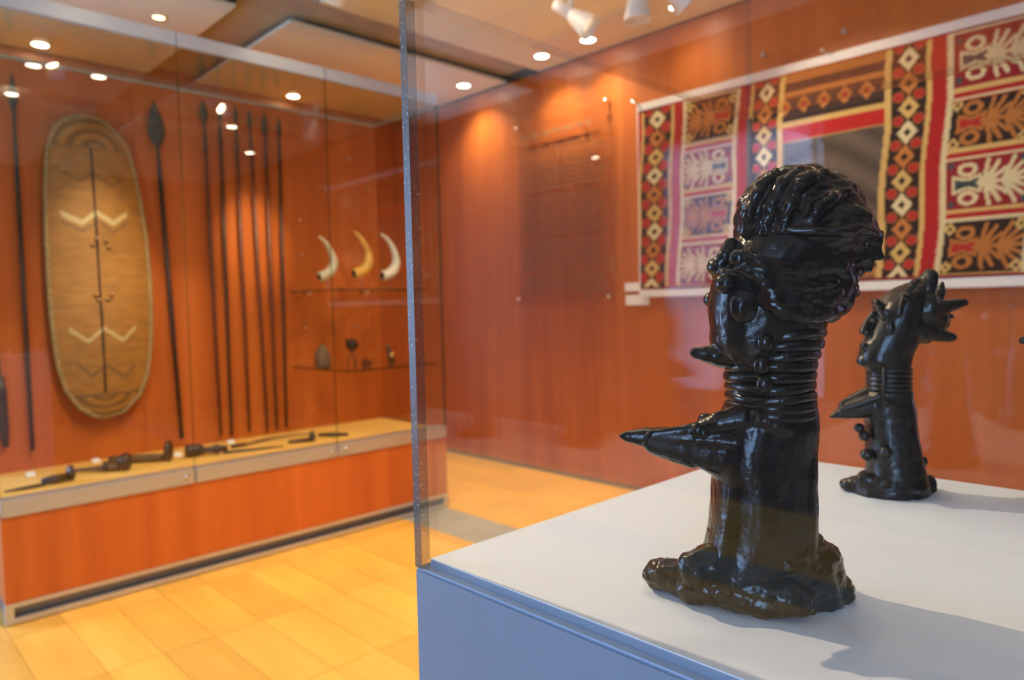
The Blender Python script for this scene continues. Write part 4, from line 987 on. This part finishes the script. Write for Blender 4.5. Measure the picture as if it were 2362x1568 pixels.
    for (y, xl, xr, ry) in ((858, 2004, 2094, 0.024), (845, 1990, 2096, 0.026), (832, 1981, 2099, 0.027), (818, 1984, 2102, 0.028), (805, 1988, 2108, 0.030), (790, 1993, 2114, 0.030), (774, 2002, 2116, 0.031), (755, 2010, 2118, 0.033), (735, 2018, 2120, 0.034), (712, 2024, 2122, 0.036), (695, 2034, 2124, 0.035), (675, 2052, 2126, 0.032), (660, 2078, 2126, 0.025), (652, 2096, 2122, 0.014)):
        p, q = L(xl, y), L(xr, y); secs.append(((p.x+q.x)/2, 0, p.z, (q.x-p.x)/2, ry))
    add_loft(bm, secs, 28, 2.2)
    add_tube(bm, [L(2016, 718), L(2008, 735), L(1996, 752), L(1989, 764), L(2002, 768)], [(0.0045, 0.004), (0.005, 0.005), (0.006, 0.0055), (0.007, 0.0055), (0.009, 0.006)], 10)
    add_tube(bm, [L(1998, 768, -0.008), L(1998, 768, 0.008)], 0.0042, 8)
    add_tube(bm, [L(1992, 796, -0.010), L(1987, 796, 0), L(1992, 796, 0.010)], 0.0036, 8); add_tube(bm, [L(1994, 806, -0.009), L(1990, 806, 0), L(1994, 806, 0.009)], 0.0034, 8)
    add_ell(bm, L(1988, 832), (0.007, 0.011, 0.008))
    for yy in (-1, 1):
        add_tube(bm, [L(2018, 706, yy*0.006), L(2026, 712, yy*0.020), L(2040, 738, yy*0.034)], [0.0045, 0.004, 0.0035], 8)
        add_ell(bm, L(2016, 740, yy*0.020), (0.006, 0.005, 0.0045))
        add_tube(bm, [L(2086, 680, yy*0.032), L(2078, 705, yy*0.037), L(2072, 730, yy*0.036)], [0.003, 0.003, 0.003], 8)
    add_ell(bm, L(2020, 697), (0.0055, 0.010, 0.006))
    head = obj('head', remeshed(bm, 0.0020, ((90, 0.0004, (1, 1, 1)),), 0), 'bronze_second', t)
    for yy in (-1, 1):
        for (px, py) in ((2092, 690), (2096, 678), (2100, 666)):
            bm = bmesh.new(); add_ell(bm, L(px, py, yy*0.034), (0.006, 0.0035, 0.0035)); obj('cap_band_bead', bm, 'bronze_second', head, True)
    bm = bmesh.new(); add_ell(bm, L(2055, 755, -0.036), (0.006, 0.004, 0.011)); obj('ear', bm, 'bronze_second', head, True)
    # headdress lobes and horns
    bm = bmesh.new()
    add_ell(bm, L(2122, 715), (0.024, 0.034, 0.034))
    add_tube(bm, [L(2128, 690, -0.008), L(2138, 655, -0.008), L(2146, 632, -0.008), L(2147, 620, -0.008)], [(0.015, 0.016), (0.015, 0.013), (0.013, 0.011), (0.006, 0.005)], 12)
    add_tube(bm, [L(2150, 700, 0.014), L(2170, 675, 0.014), L(2174, 648, 0.014)], [(0.012, 0.012), (0.009, 0.008), (0.002, 0.002)], 10)
    add_tube(bm, [L(2115, 722, -0.016), L(2160, 712, -0.018), L(2195, 704, -0.018), L(2232, 696, -0.018)], [(0.014, 0.016), (0.0115, 0.0115), (0.009, 0.0085), (0.0055, 0.005)], 12)
    add_tube(bm, [L(2130, 735), L(2165, 738), L(2188, 748)], [(0.026, 0.020), (0.020, 0.018), (0.006, 0.007)], 12)
    add_tube(bm, [L(2100, 755, -0.012), L(2150, 768, -0.014), L(2180, 775, -0.014), L(2202, 778, -0.014)], [(0.018, 0.019), (0.013, 0.012), (0.010, 0.0085), (0.0075, 0.006)], 12)
    add_tube(bm, [L(2095, 770, 0.006), L(2130, 782, 0.004), L(2150, 782, 0.002)], [(0.02, 0.014), (0.014, 0.008), (0.005, 0.003)], 12)
    add_tube(bm, [L(2115, 715, 0.016), L(2160, 722, 0.030), L(2200, 730, 0.044)], [(0.012, 0.013), (0.008, 0.008), (0.003, 0.003)], 12)
    add_tube(bm, [L(2106, 690, -0.030), L(2104, 655, -0.020), L(2118, 645, 0)], [0.005, 0.005, 0.004], 8)
    obj('headdress', remeshed(bm, 0.0020, ((70, 0.0016, (1, 1, 1)), (190, 0.0008, (1, 1, 1))), 1), 'bronze_second', t)
    return t
f2 = figure_two()
f3 = dup(f2); f3.scale = (0.84, 0.84, 0.84); f3.rotation_euler = (0, 0, ROTZ+PI); f3.location = (1.034, 0.1125, ZP)
f3['label'] = 'dark bronze figure almost wholly beyond the right edge, only a tip showing'
